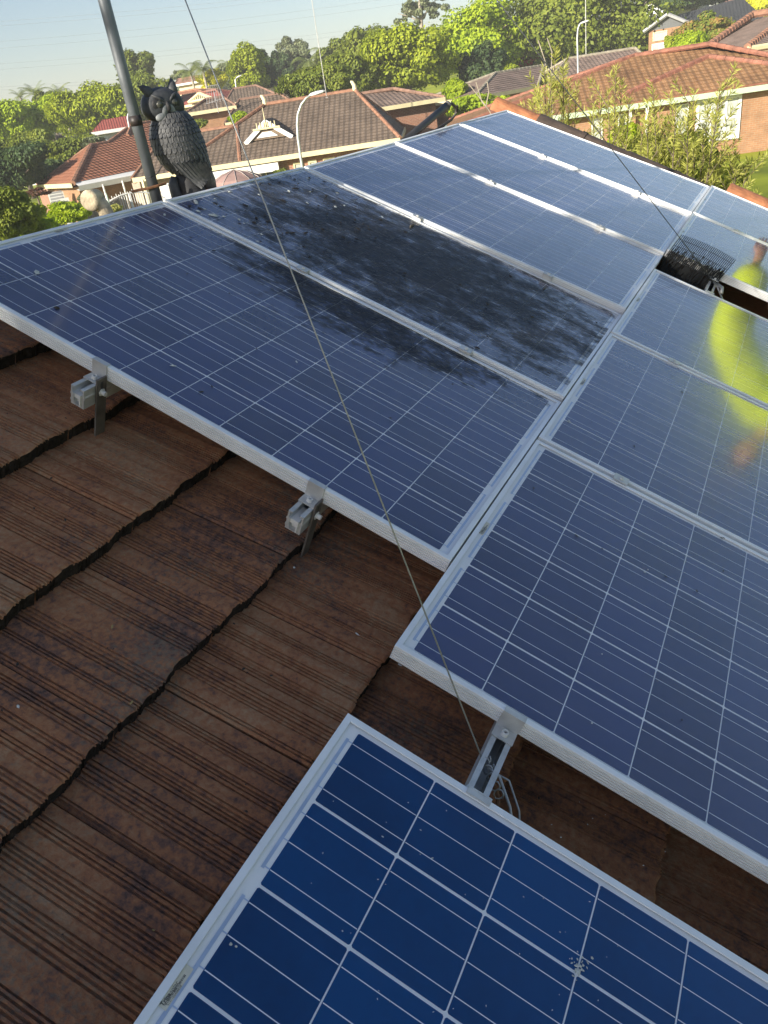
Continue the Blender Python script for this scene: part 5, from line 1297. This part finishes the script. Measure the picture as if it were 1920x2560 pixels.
def leaves(name, pts, nrm, size, mat, parent, asp=.6, seed=0):
    rng = np.random.default_rng(seed); n = len(pts)
    nr = nrm + rng.normal(0, .42, (n, 3)); nr /= np.linalg.norm(nr, axis=1, keepdims=True) + 1e-9
    a = np.cross(nr, rng.normal(0, 1, (n, 3))); a /= np.linalg.norm(a, axis=1, keepdims=True) + 1e-9; b = np.cross(nr, a)
    s = (size * rng.uniform(.6, 1.35, (n, 1)))
    A, B = a * s, b * s * asp
    q = np.stack([pts - A, pts - B + nr * s * .12, pts + A, pts + B + nr * s * .12], 1).reshape(-1, 3)
    me = bpy.data.meshes.new(name); me.vertices.add(4 * n); me.vertices.foreach_set('co', q.ravel().astype(np.float32))
    me.loops.add(4 * n); me.loops.foreach_set('vertex_index', np.arange(4 * n, dtype=np.int32))
    me.polygons.add(n); me.polygons.foreach_set('loop_start', np.arange(0, 4 * n, 4, dtype=np.int32)); me.polygons.foreach_set('loop_total', np.full(n, 4, dtype=np.int32))
    me.materials.append(mat); me.update(calc_edges=True); me.validate()
    return obj(name, me, parent)
def crown_pts(n, nclump, rad, seed, clump=(.26, .46), drop=0.0, top=1.0):
    """Leaf positions on many clumps spread through an egg of half-sizes rad, centred on the origin."""
    rng = np.random.default_rng(seed); rad = np.array(rad)
    c = rng.normal(0, 1, (nclump, 3)); c /= np.linalg.norm(c, axis=1, keepdims=True); c *= rng.uniform(.35, .86, (nclump, 1)); c[:, 2] = np.where(c[:, 2] < -.55, c[:, 2] * .7, c[:, 2])
    if top != 1.0: f = 1 - (1 - top) * np.clip((c[:, 2:3] + 1) / 2, 0, 1); c[:, :2] *= f
    cr = rng.uniform(*clump, nclump)
    w_ = cr ** 2; k = rng.choice(nclump, n, p=w_ / w_.sum())
    d = rng.normal(0, 1, (n, 3)); d /= np.linalg.norm(d, axis=1, keepdims=True)
    r = cr[k] * (rng.uniform(.25, 1, n) ** .33) * rng.normal(1, .10, n)
    p = c[k] + d * r[:, None]
    nr = d * .8 + p * .5 + np.array([0, 0, .25])
    if drop: p[:, 2] -= drop * rng.uniform(0, 1, n) ** 2
    return p * rad, nr
def tree(name, label, cx, ytop, ybot, wpx, D, mat, n=7000, nc=34, leaf=.24, cat='tree', base=None, clump=(.26, .46), seed=None, bark=BARK, depth=1.0, group=None, top=1.0, asp=.6, pxo=0):
    """A tree whose crown fills the given pixel box at distance D; the trunk runs down to the ground."""
    T_, B_ = P(cx, ytop, D), P(cx, ybot, D); mid = P(cx, (ytop + ybot) / 2, D); hh = (T_.z - B_.z) / 2; rr = wpx / 2 * D / FPX * 1.12
    g = ground_z(mid.x, mid.y); g = min(g, B_.z - .05) if base is None else base
    t = thing(name, label, cat, T(mid.x, mid.y, g), group); cz = mid.z - g
    seed = seed if seed is not None else int(cx * 7 + ytop * 3) % 9999 + 11
    p, nr = crown_pts(n, nc, (rr, rr * depth, hh), seed, clump, top=top)
    rng = random.Random(seed); fw = Vector((mid.x - CW.x, mid.y - CW.y, 0)).normalized()
    a = math.atan2(fw.x, fw.y); ca, sa = math.cos(-a), math.sin(-a)
    x = p[:, 0] * ca - p[:, 1] * sa; y = p[:, 0] * sa + p[:, 1] * ca; p[:, 0] = x; p[:, 1] = y; p[:, 2] += cz
    leaves('crown', p, nr, leaf, mat, t, asp, seed)
    mb = MB(); r0 = max(.06, rr * .07)
    mb.tube([(0, 0, -.2), (rng.uniform(-.1, .1) * rr, 0, cz * .5), (0, 0, cz), (0, 0, cz + hh * .5)], [r0 * 1.3, r0, r0 * .7, r0 * .2], 7)
    for k in range(7):
        an = rng.uniform(0, 6.28); z0 = max(.1, cz - hh * rng.uniform(.2, .8)); e = Vector((math.cos(an) * rr * .7, math.sin(an) * rr * .7 * depth, cz + hh * rng.uniform(-.3, .5)))
        mb.tube([(0, 0, z0), Vector((0, 0, z0)).lerp(e, .5) + Vector((0, 0, .1 * hh)), e], [r0 * .5, r0 * .35, r0 * .08], 5, caps=False)
    mb.build('trunk', bark, t, smooth=True)
    return t
TR = [
 ('broad_tree', 'huge dark green tree at the upper right, lit on its left', 1432, -110, 215, 340, 92, L_MID, 24000, 70, .26, 77),
 ('broad_tree', 'dark flank tree under the huge tree beside the white house', 1545, 20, 215, 150, 96, L_DARK, 11000, 40, .24, 5),
 ('broad_tree', 'yellow green tree left of the huge dark tree, against the sky', 1190, -2, 215, 200, 86, L_YEL, 16000, 50, .22, 8),
 ('broad_tree', 'bright green rounded tree in the middle of the tree line', 1015, 52, 250, 205, 76, L_BRIGHT, 18000, 55, .20, 9),
 ('broad_tree', 'tall mid green tree behind the bright green rounded one', 905, 44, 225, 130, 92, L_MID, 10000, 36, .24, 10),
 ('broad_tree', 'dark low tree below the yellow green tree', 1205, 98, 250, 110, 78, L_DARK, 9000, 30, .20, 12),
 ('broad_tree', 'mid green shrubby tree left of the bright rounded tree', 862, 120, 245, 110, 74, L_MID, 9000, 34, .18, 13),
 ('hedge_tree', 'dense olive green hedge tree just over the gablet house ridge', 790, 162, 262, 165, 66, L_MID, 14000, 44, .15, 14),
 ('tall_tree', 'tall poplar shaped green tree with a bright left side', 620, 104, 240, 92, 98, L_BRIGHT, 12000, 44, .18, 15),
 ('tall_tree', 'shaded green tree leaning against the poplar from the right', 660, 122, 238, 58, 102, L_DARK, 7000, 30, .2, 16),
 ('gum_tree', 'grey green gum tree between the poplar and the palms', 735, 88, 212, 100, 128, L_GREY, 8000, 40, .24, 17),
 ('gum_tree', 'grey green gum trees behind the second palm group', 700, 125, 215, 60, 124, L_DARK, 5000, 24, .24, 18),
 ('broad_tree', 'green tree filling the gap right of the palms', 838, 92, 205, 90, 112, L_MID, 7000, 30, .24, 19),
 ('round_tree', 'golden yellow tree right of the palms by the guy wire', 532, 168, 236, 62, 112, L_GOLD, 7000, 34, .17, 20),
 ('broad_tree', 'pale green bush tree behind the golden tree', 580, 150, 226, 60, 118, L_GREY, 5000, 26, .22, 21),
 ('broad_tree', 'tall dark green tree right behind the mast', 345, 126, 225, 82, 116, L_MID, 9000, 36, .24, 22),
 ('broad_tree', 'broad green tree mass left of the mast', 232, 205, 350, 165, 88, L_BRIGHT, 17000, 52, .2, 23),
 ('broad_tree', 'green tree behind the owl and the mast', 345, 185, 320, 145, 96, L_MID, 14000, 46, .22, 24),
 ('broad_tree', 'yellow green tree at the left edge below the palms', 105, 238, 352, 130, 92, L_YEL, 12000, 44, .2, 25),
 ('broad_tree', 'lime tree at the far left edge of the picture', 22, 252, 372, 120, 90, L_YEL, 11000, 40, .2, 26),
 ('broad_tree', 'small far round tree on the skyline between palm and mast', 216, 214, 262, 40, 150, L_GREY, 3000, 18, .3, 27),
 ('broad_tree', 'darker green tree between the two left palms', 122, 222, 300, 60, 112, L_MID, 5000, 24, .26, 28),
 ('broad_tree', 'olive tree in the left middle beneath the yellow green trees', 70, 325, 410, 130, 72, L_MID, 10000, 38, .17, 29),
 ('broad_tree', 'big dark shaded tree at the left edge above the lawn', 25, 350, 492, 150, 58, L_DARK, 13000, 42, .15, 30),
 ('broad_tree', 'dark tree beside the orange roof at the left', 110, 392, 465, 95, 62, L_DARK, 8000, 30, .15, 31),
 ('bushy_tree', 'dark bush growing right behind the orange roof apex', 185, 335, 425, 130, 64, L_MID, 9000, 36, .14, 32),
 ('bushy_tree', 'thin grey green bush before the pale blue shed wall', 240, 338, 375, 60, 61, L_GREY, 2600, 18, .12, 33),
 ('small_tree', 'small lime cone tree right of the black pipe end', 1137, 190, 262, 62, 60, L_YEL, 7000, 34, .11, 34),
 ('bush', 'bright green bushes along the side of the orange house', 1190, 232, 290, 130, 52, L_YEL, 6000, 34, .11, 35),
 ('bush', 'green bush in front of the distant grey brown roof', 1285, 158, 215, 60, 74, L_BRIGHT, 3500, 20, .16, 36),
 ('round_tree', 'round reddish green tree in front of the charcoal house', 1768, 28, 135, 128, 76, L_RED, 12000, 44, .16, 37),
 ('bush', 'lime yellow bush below the reddish tree', 1722, 76, 142, 68, 72, L_YEL, 6000, 30, .13, 38),
 ('bush', 'small green bush left of the lime yellow bush', 1680, 84, 135, 34, 74, L_BRIGHT, 3000, 18, .13, 39),
 ('broad_tree', 'yellow tree in the very top right corner', 1915, -30, 40, 90, 125, L_GOLD, 5000, 26, .25, 40),
 ('broad_tree', 'dark tree crowns behind the charcoal roof ridge', 1740, -60, 28, 150, 125, L_DARK, 9000, 36, .3, 41),
 ('broad_tree', 'grey green tree crown at the top right skyline', 1640, -70, 12, 90, 150, L_MID, 6000, 26, .3, 42),
 ('bush', 'lime bush beside the first brown house behind the gablet', 600, 278, 322, 46, 60, L_YEL, 4500, 24, .11, 43),
 ('bush', 'green shrub at the verandah of the low brown house', 496, 298, 322, 44, 62, L_MID, 3000, 20, .11, 44),
 ('bush', 'leafy potted shrub near the middle verandah post', 702, 420, 442, 34, 41, L_MID, 2000, 16, .08, 45),
 ('hedge', 'trimmed lime hedge under the orange house wall', 175, 502, 560, 100, 34, L_YEL, 9000, 40, .075, 46),
 ('hedge', 'low lime hedge at the lower left along the panel edge', 98, 546, 600, 110, 28, L_YEL, 7000, 36, .065, 47),
 ('bush', 'leafy green bush at the left edge beside the top panel corner', 22, 470, 610, 105, 27, L_MID, 11000, 40, .07, 48),
 ('bush', 'young olive bush before the green sheet fence', 80, 500, 575, 60, 31, L_BRIGHT, 5000, 26, .07, 49),
 ('bush', 'thin flowering shrub before the orange house wall', 222, 472, 510, 44, 46, L_GREY, 1800, 18, .08, 50),
 ('bush', 'red leaved shrub on the lawn behind the green fence', 90, 470, 492, 60, 50, leaf_mat('red_leaves', (.09, .03, .02), (.16, .06, .04), (.14, .13, .04)), 2500, 18, .1, 51),
 ('bush', 'dry brown shrub at the foot of the white gate', 288, 512, 535, 36, 37, L_FEATH, 1500, 14, .07, 52),
]
for (nm, lb, cx, y0, y1, wp, D, mt, n, nc, lf, sd_) in TR:
    wide = nm in ('hedge', 'hedge_tree')
    tree(nm, lb, cx, y0, y1, wp, D, mt, int(n * 1.7), int(nc * 1.25), lf * .77, 'hedge' if nm == 'hedge' else ('bush' if 'bush' in nm else 'tree'), seed=sd_, clump=(.20, .36) if nm not in ('gum_tree',) else (.14, .26), depth=.9, top=.55 if nm in ('tall_tree', 'small_tree') else 1.0)
# bare sparse gum against the sky
t = tree('gum_tree', 'sparse pale gum tree rising over the bright green tree into the sky', 1050, -30, 75, 120, 118, L_GREY, 1900, 34, .24, seed=61, clump=(.08, .17), bark=BARKP)
t = tree('gum_tree', 'flat crowned far gum tree left of the palms', 448, 176, 205, 48, 140, L_GREY, 1500, 18, .3, seed=62, clump=(.1, .2))
# far tree belt on the skyline (reads as one mass)
pts, nrs = [], []
rngb = np.random.default_rng(77)
for i in range(95):
    x = -200 + i * 24 + rngb.uniform(-10, 10); D = rngb.uniform(185, 240); c = P(x, 300, D); gz0 = ground_z(c.x, c.y); h_ = rngb.uniform(3.0, 6.2) + (1.5 if x < 700 else 0)
    p, nr = crown_pts(330, 9, (3.6, 3.6, h_ / 2), 500 + i, (.3, .5)); p += np.array([c.x, c.y, gz0 + h_ / 2]); pts.append(p); nrs.append(nr)
o = leaves('tree_belt', np.concatenate(pts), np.concatenate(nrs), .55, L_GREY, None, .7, 3); tag(o, 'hazy far belt of trees along the skyline', 'trees', None, 'stuff')
# palms
def palm(label, cx, ytop, ybase, D, fr=11, ln_=1.6, hang=1.0, seed=1):
    rng = random.Random(seed); A = P(cx, ytop + (ybase - ytop) * .42, D); b = Vector((A.x, A.y, ground_z(A.x, A.y))); H = A.z - b.z
    t = thing('palm_tree', label, 'palm', T(*b), 'palm trees beyond the houses')
    mb = MB(); mb.tube([(0, 0, -.2), (.05, 0, H * .5), (0, 0, H)], [.20, .15, .13], 8); mb.build('trunk', BARKP, t, smooth=True)
    mb = MB()
    for k in range(fr):
        an = 2 * math.pi * k / fr + rng.uniform(-.2, .2); el = rng.uniform(.15, 1.15); L_ = ln_ * rng.uniform(.8, 1.1); ppv = Vector((0, 0, H)); d = Vector((math.cos(an) * math.cos(el), math.sin(an) * math.cos(el), math.sin(el)))
        sd2 = Vector((-math.sin(an), math.cos(an), 0)); prev = ppv
        for s in range(9):
            nx = prev + d * (L_ / 9); d = (d - Vector((0, 0, .17 * hang))).normalized(); w_ = .34 * ln_ * (1 - abs(s - 3) / 8)
            for sg in (-1, 1):
                for q in range(2):
                    a0 = prev.lerp(nx, q / 2); a1 = prev.lerp(nx, q / 2 + .3); tip = a0 + sd2 * sg * w_ + d * .18 - Vector((0, 0, .12 + .1 * hang)) * w_ * 2
                    mb.face([a0, a1, tip])
            prev = nx
    mb.build('frond', L_PALM, t)
for args in (('tall palm at left of the pair by the cream house', 476, 148, 222, 112, 13, 2.6, 1.1, 1), ('slender palm just right of its twin by the cream house', 507, 146, 215, 110, 12, 2.5, 1.2, 2), ('palm at the left skyline above the yellow green trees', 88, 214, 262, 122, 13, 2.2, .8, 3), ('palm between the left skyline palm and the mast', 146, 212, 262, 124, 13, 2.3, .8, 4), ('stubby palm top at the far left skyline', 50, 226, 262, 130, 11, 1.8, .9, 5),
             ('drooping palm before the grey gum trees', 772, 120, 205, 112, 12, 2.8, 1.5, 6), ('drooping palm right of the gum trees by the white mast', 812, 92, 190, 114, 12, 3.2, 1.5, 7), ('palm top peeping over the bush behind the golden tree', 572, 146, 190, 124, 12, 2.6, 1.3, 8)):
    palm(*args)
# ------------------------------------------------------------------ feathery bottlebrush shrubs beside the far gable
def feathery(label, bx, by, D, stems, seed, nl, hmax):
    b = P(bx, by, D); b.z = G0; rng = random.Random(seed); nrg = np.random.default_rng(seed)
    t = thing('feathery_shrub', label, 'shrub', T(*b))
    mb = MB(); LP, LD = [], []
    for (tx, ty, dz_) in stems:
        tip = P(tx, ty, D + dz_) - b; st = Vector((tip.x * .25 + rng.uniform(-.15, .15), tip.y * .25 + rng.uniform(-.15, .15), .0))
        pts = [st, st.lerp(tip, .35) + Vector((rng.uniform(-.1, .1), rng.uniform(-.1, .1), .12)), st.lerp(tip, .7) + Vector((rng.uniform(-.08, .08), rng.uniform(-.08, .08), .1)), tip]
        mb.tube(pts, [.028, .019, .011, .003], 5, caps=False)
        def at_(f):
            i = min(2, int(f * 3)); g = f * 3 - i; return pts[i].lerp(pts[i + 1], g), (pts[i + 1] - pts[i]).normalized()
        twigs = [(pts[2], pts[3])]
        for k in range(rng.randint(10, 14)):
            f = rng.uniform(.42, .98); p0, d0 = at_(f); an = rng.uniform(0, 6.28)
            side = Vector((math.cos(an), math.sin(an), 0)); L_ = rng.uniform(.18, .62) * (1.1 - f * .5); p1 = p0 + (d0 * .85 + side * .85 + Vector((0, 0, .25))).normalized() * L_
            mb.tube([p0, p0.lerp(p1, .5) + Vector((0, 0, .012)), p1], [.006, .004, .002], 4, caps=False); twigs.append((p0.lerp(p1, .3), p1))
        for (p0, p1) in twigs:
            L_ = (p1 - p0).length; d = (p1 - p0).normalized(); n_ = int(nl * L_ / .3)
            f = nrg.uniform(0, 1.05, n_) ** .75; base_ = np.array(p0) + np.outer(f, np.array(p1 - p0))
            rv = nrg.normal(0, 1, (n_, 3)); rv -= np.outer(rv @ np.array(d), np.array(d)); rv /= np.linalg.norm(rv, axis=1, keepdims=True)
            dirs = np.array(d) * nrg.uniform(.5, 1.0, (n_, 1)) + rv * .8; LP.append(base_); LD.append(dirs / np.linalg.norm(dirs, axis=1, keepdims=True))
    mb.build('stem', BARK, t, smooth=True)
    p = np.concatenate(LP); d = np.concatenate(LD); n = len(p); l_ = nrg.uniform(.06, .10, (n, 1)); wv = np.cross(d, nrg.normal(0, 1, (n, 3))); wv /= np.linalg.norm(wv, axis=1, keepdims=True); wv *= .0055
    q = np.stack([p, p + d * l_ * .5 + wv, p + d * l_, p + d * l_ * .5 - wv], 1).reshape(-1, 3)
    me = bpy.data.meshes.new('leaf_spray'); me.vertices.add(4 * n); me.vertices.foreach_set('co', q.ravel().astype(np.float32)); me.loops.add(4 * n); me.loops.foreach_set('vertex_index', np.arange(4 * n, dtype=np.int32))
    me.polygons.add(n); me.polygons.foreach_set('loop_start', np.arange(0, 4 * n, 4, dtype=np.int32)); me.polygons.foreach_set('loop_total', np.full(n, 4, dtype=np.int32)); me.materials.append(L_FEATH); me.update(calc_edges=True)
    obj('leaf_spray', me, t)
rs = random.Random(4)
st1 = [(1388, 132, 0), (1362, 185, .4), (1410, 165, -.3), (1340, 225, .2), (1378, 205, -.5), (1420, 215, .3), (1405, 245, 0), (1350, 255, -.3), (1330, 262, .3), (1440, 240, .2)]
feathery('tall thin feathery shrub rising beyond the verge caps, left one', 1375, 330, 10.2, st1, 31, 44, 4)
st2 = [(1540, 180, 0), (1555, 215, .4), (1520, 240, -.4), (1500, 260, .3), (1575, 250, -.2), (1535, 255, .2), (1480, 285, 0), (1560, 290, .3)]
feathery('feathery shrub with pale spikes in the middle before the orange roof', 1540, 370, 9.8, st2, 32, 44, 4)
st3 = [(1632, 222, 0), (1650, 265, .3), (1620, 270, -.4), (1605, 300, .2), (1690, 270, -.3), (1670, 310, .4), (1735, 240, .1), (1720, 290, -.5), (1700, 330, .3), (1645, 335, -.2), (1770, 265, .5), (1800, 222, .2), (1790, 300, -.3), (1760, 330, .2), (1740, 360, -.4), (1815, 345, .1), (1835, 395, .3), (1660, 370, .2), (1700, 390, -.2), (1870, 405, .4), (1790, 400, .2), (1620, 370, .1), (1680, 420, .3), (1730, 420, .1), (1845, 425, -.1)]
feathery('wide feathery shrub at the right before the bay window', 1700, 470, 9.4, st3, 33, 46, 4)
tree('bush', 'lime yellow cypress bush inside the feathery shrubs', 1564, 300, 385, 70, 13.5, L_YEL, 5000, 30, .05, 'bush', seed=71, clump=(.2, .34))
tree('bush', 'dark green undergrowth bush behind the verge caps', 1650, 330, 480, 260, 12.2, L_MID, 9000, 36, .055, 'bush', seed=72, clump=(.2, .34))
tree('bush', 'olive undergrowth at the foot of the right feathery shrub', 1800, 420, 500, 120, 11.5, L_BRIGHT, 5000, 24, .05, 'bush', seed=73, clump=(.2, .34))
# bare twigs of a dead shrub near the verge
t = thing('bare_shrub', 'bare dead shrub stem at the far panel corner', 'shrub', T(*Vector((*P(1220, 285, 14).xy, G0))))
b = Vector(t.location); mb = MB()
for pix in (((1235, 300), (1222, 275), (1205, 255), (1190, 205)), ((1222, 275), (1200, 245), (1172, 210)), ((1215, 265), (1222, 230), (1218, 205)), ((1370, 190), (1362, 150), (1345, 100)), ((1378, 180), (1380, 130), (1368, 95))):
    q = [P(x, y, 14) - b for x, y in pix]; mb.tube([Vector((q[0].x, q[0].y, 0))] + q if pix[0][1] > 280 or pix[0][0] > 1300 else q, [.008] * (len(q) if not (pix[0][1] > 280 or pix[0][0] > 1300) else len(q) + 1), 5)
mb.build('stem', BARKP, t)

# ------------------------------------------------------------------ roof worker just out of frame at the right (seen mirrored in the panels)
HIVIS = simple('hi_vis_yellow', (.72, .88, .012), .7, 0, .08, 6); SKIN = simple('skin', (.50, .27, .18), .55, 0, .08, 20); HAIR = simple('dark_hair', (.02, .016, .014), .6, 0, .3, 60); NAVY = simple('navy_trousers', (.025, .03, .05), .8, 0, .2, 10)
wk = thing('person', 'roof worker in a hi-vis yellow shirt and navy trousers kneeling with both hands down', 'person', MR @ T(.12, .02, 0))
def skin_mesh(name, verts, edges, rads, mat, parent, sub=2, root=0):
    me = bpy.data.meshes.new(name); me.from_pydata([tuple(v) for v in verts], edges, [])
    o = bpy.data.objects.new(name, me); COL.objects.link(o)
    md = o.modifiers.new('s', 'SKIN'); md.use_smooth_shade = True
    for i, r_ in enumerate(rads): me.skin_vertices[0].data[i].radius = (r_, r_) if not isinstance(r_, tuple) else r_
    me.skin_vertices[0].data[root].use_root = True
    s2 = o.modifiers.new('d', 'SUBSURF'); s2.levels = s2.render_levels = sub
    dg = bpy.context.evaluated_depsgraph_get(); dg.update(); m2 = bpy.data.meshes.new_from_object(o.evaluated_get(dg)); m2.name = name
    bpy.data.objects.remove(o); m2.materials.clear(); m2.materials.append(mat); return obj(name, m2, parent)
hip, chest, neck = Vector((2.88, 4.66, .34)), Vector((2.74, 4.34, .88)), Vector((2.70, 4.18, 1.12))
sl, sr = Vector((2.52, 4.20, 1.0)), Vector((2.92, 4.24, 1.0)); el_, er_ = Vector((2.10, 4.02, .56)), Vector((2.50, 3.95, .52)); hl_, hr2 = Vector((2.04, 4.36, .17)), Vector((2.36, 4.40, .16))
kl, kr = Vector((2.70, 4.34, .10)), Vector((3.04, 4.26, .10)); fl, fr_ = Vector((2.76, 4.90, .07)), Vector((3.06, 4.84, .07))
body = [hip, hip.lerp(chest, .5), chest, neck, neck + Vector((-.02, -.04, .07)), hip + Vector((-.12, 0, -.04)), hip + Vector((.12, 0, -.04)), kl, kr, fl, fr_, sl, sr, el_, er_, hl_.lerp(el_, .12), hr2.lerp(er_, .12)]
skin_mesh('body', body, [(0, 1), (1, 2), (2, 3), (3, 4), (0, 5), (0, 6), (5, 7), (6, 8), (7, 9), (8, 10), (2, 11), (2, 12), (11, 13), (12, 14), (13, 15), (14, 16)], [.145, .145, .15, .065, .055, .11, .11, .07, .07, .045, .045, .085, .085, .062, .062, .045, .045], SKIN, wk)
skin_mesh('shirt', [hip + Vector((0, 0, .06)), hip.lerp(chest, .5), chest, neck + Vector((0, 0, -.02)), sl, sr, el_, er_, hl_.lerp(el_, .16), hr2.lerp(er_, .16), sl.lerp(el_, .5), sr.lerp(er_, .5), el_.lerp(hl_, .5)],
          [(0, 1), (1, 2), (2, 3), (2, 4), (2, 5), (4, 10), (10, 6), (6, 12), (12, 8), (5, 11), (11, 7), (7, 9)], [.20, .20, .21, .085, .15, .14, .15, .12, .11, .08, .15, .13, .14], HIVIS, wk)
skin_mesh('trousers', [hip, hip + Vector((-.13, 0, -.05)), hip + Vector((.13, 0, -.05)), kl, kr, fl, fr_], [(0, 1), (0, 2), (1, 3), (2, 4), (3, 5), (4, 6)], [.17, .13, .13, .09, .09, .065, .065], NAVY, wk)
hc = neck + Vector((-.04, -.11, .16))
hdw = ball(.078, .095, .115, 20, 14).build('head', SKIN, wk, T(*hc) @ Matrix.Rotation(R(-18), 4, 'X') @ Matrix.Rotation(R(15), 4, 'Z'), smooth=True)
ball(.084, .098, .085, 18, 10).build('hair', HAIR, hdw, T(0, .022, .048), smooth=True)
mb = MB(); mb.tube([(0, -.085, .02), (0, -.108, -.012), (0, -.094, -.022)], [.008, .014, .010], 8); mb.build('nose', SKIN, hdw, smooth=True)
for s_ in (-1, 1):
    ball(.012, .008, .008, 10, 6).build('eye', HAIR, hdw, T(s_ * .03, -.083, .014), smooth=True); ball(.010, .022, .032, 10, 6).build('ear', SKIN, hdw, T(s_ * .079, .005, 0), smooth=True)
mb = MB(); mb.tube([(-.024, -.082, -.052), (0, -.089, -.05), (.024, -.082, -.052)], .005, 6); mb.build('mouth', simple('lips', (.30, .11, .09), .5), hdw)
for h_, e_ in ((hl_, el_), (hr2, er_)):
    d = (h_ - e_).normalized(); sdv = Vector((1, 0, 0)); fwv = Vector((-.15, .85, -.5)).normalized()
    pv = [h_.lerp(e_, .18), h_, h_ + fwv * .06]; hand = skin_mesh('hand', [pv[0], pv[1], pv[2]], [(0, 1), (1, 2)], [.026, (.036, .020), (.038, .018)], SKIN, wk)
    for k, L_ in enumerate((.062, .074, .079, .070)):
        b0 = pv[2] + sdv * (-.03 + .02 * k); f1 = b0 + fwv * L_ * .5 + Vector((0, 0, .006)); f2 = f1 + (fwv + Vector((0, 0, -.5))).normalized() * L_ * .5
        mb = MB(); mb.tube([b0 - fwv * .02, b0, f1, f2], [.010, .0095, .0088, .0065], 8); mb.build('finger', SKIN, hand, smooth=True)
    mb = MB(); b0 = pv[1] - sdv * .025; mb.tube([b0, b0 + fwv * .03 - sdv * .02, b0 + fwv * .065 - sdv * .018 + Vector((0, 0, -.012))], [.013, .011, .008], 8); mb.build('thumb', SKIN, hand, smooth=True)

# ------------------------------------------------------------------ unseen tree added behind the viewpoint to shade the roof
hd_ = Vector((SDIR.x, SDIR.y, 0)).normalized(); q = Vector((1.3, 1.2, 0)) + hd_ * 13.5
t = thing('broad_tree', 'broad unseen tree added behind the viewpoint to shade the roof', 'tree', T(q.x, q.y, G0))
p, nr = crown_pts(5000, 70, (4.5, 4.5, 3.1), 91, (.2, .34)); p[:, 2] += 2.9 - G0
leaves('crown', p, nr, .155, L_MID, t, .6, 91)
mb = MB(); mb.tube([(0, 0, -.2), (.1, 0, 3), (0, 0, 6.5), (.2, .1, 9.5)], [.3, .24, .16, .05], 9)
for k in range(9): an = k * .7; mb.tube([(0, 0, 4 + k * .35), (math.cos(an) * 1.6, math.sin(an) * 1.6, 6 + k * .4), (math.cos(an) * 3.2, math.sin(an) * 3.2, 7 + k * .4)], [.09, .06, .02], 6)
mb.build('trunk', BARK, t, smooth=True)

# ------------------------------------------------------------------ thin summer haze over the suburb
hz_m = bpy.data.materials.new('haze_air'); hz_m.use_nodes = True; hn = hz_m.node_tree; hn.nodes.remove(hn.nodes['Principled BSDF'])
pv_ = hn.nodes.new('ShaderNodeVolumePrincipled'); pv_.inputs['Color'].default_value = (.90, .91, .90, 1); pv_.inputs['Density'].default_value = 0.0009; pv_.inputs['Anisotropy'].default_value = 0.0
hn.links.new(pv_.outputs[0], hn.nodes['Material Output'].inputs['Volume'])
mb = MB(); mb.box((-440, -400, -6.5), (440, 500, 22)); tag(mb.build('haze', hz_m), 'thin pale haze in the air over the suburb', 'haze', None, 'stuff')
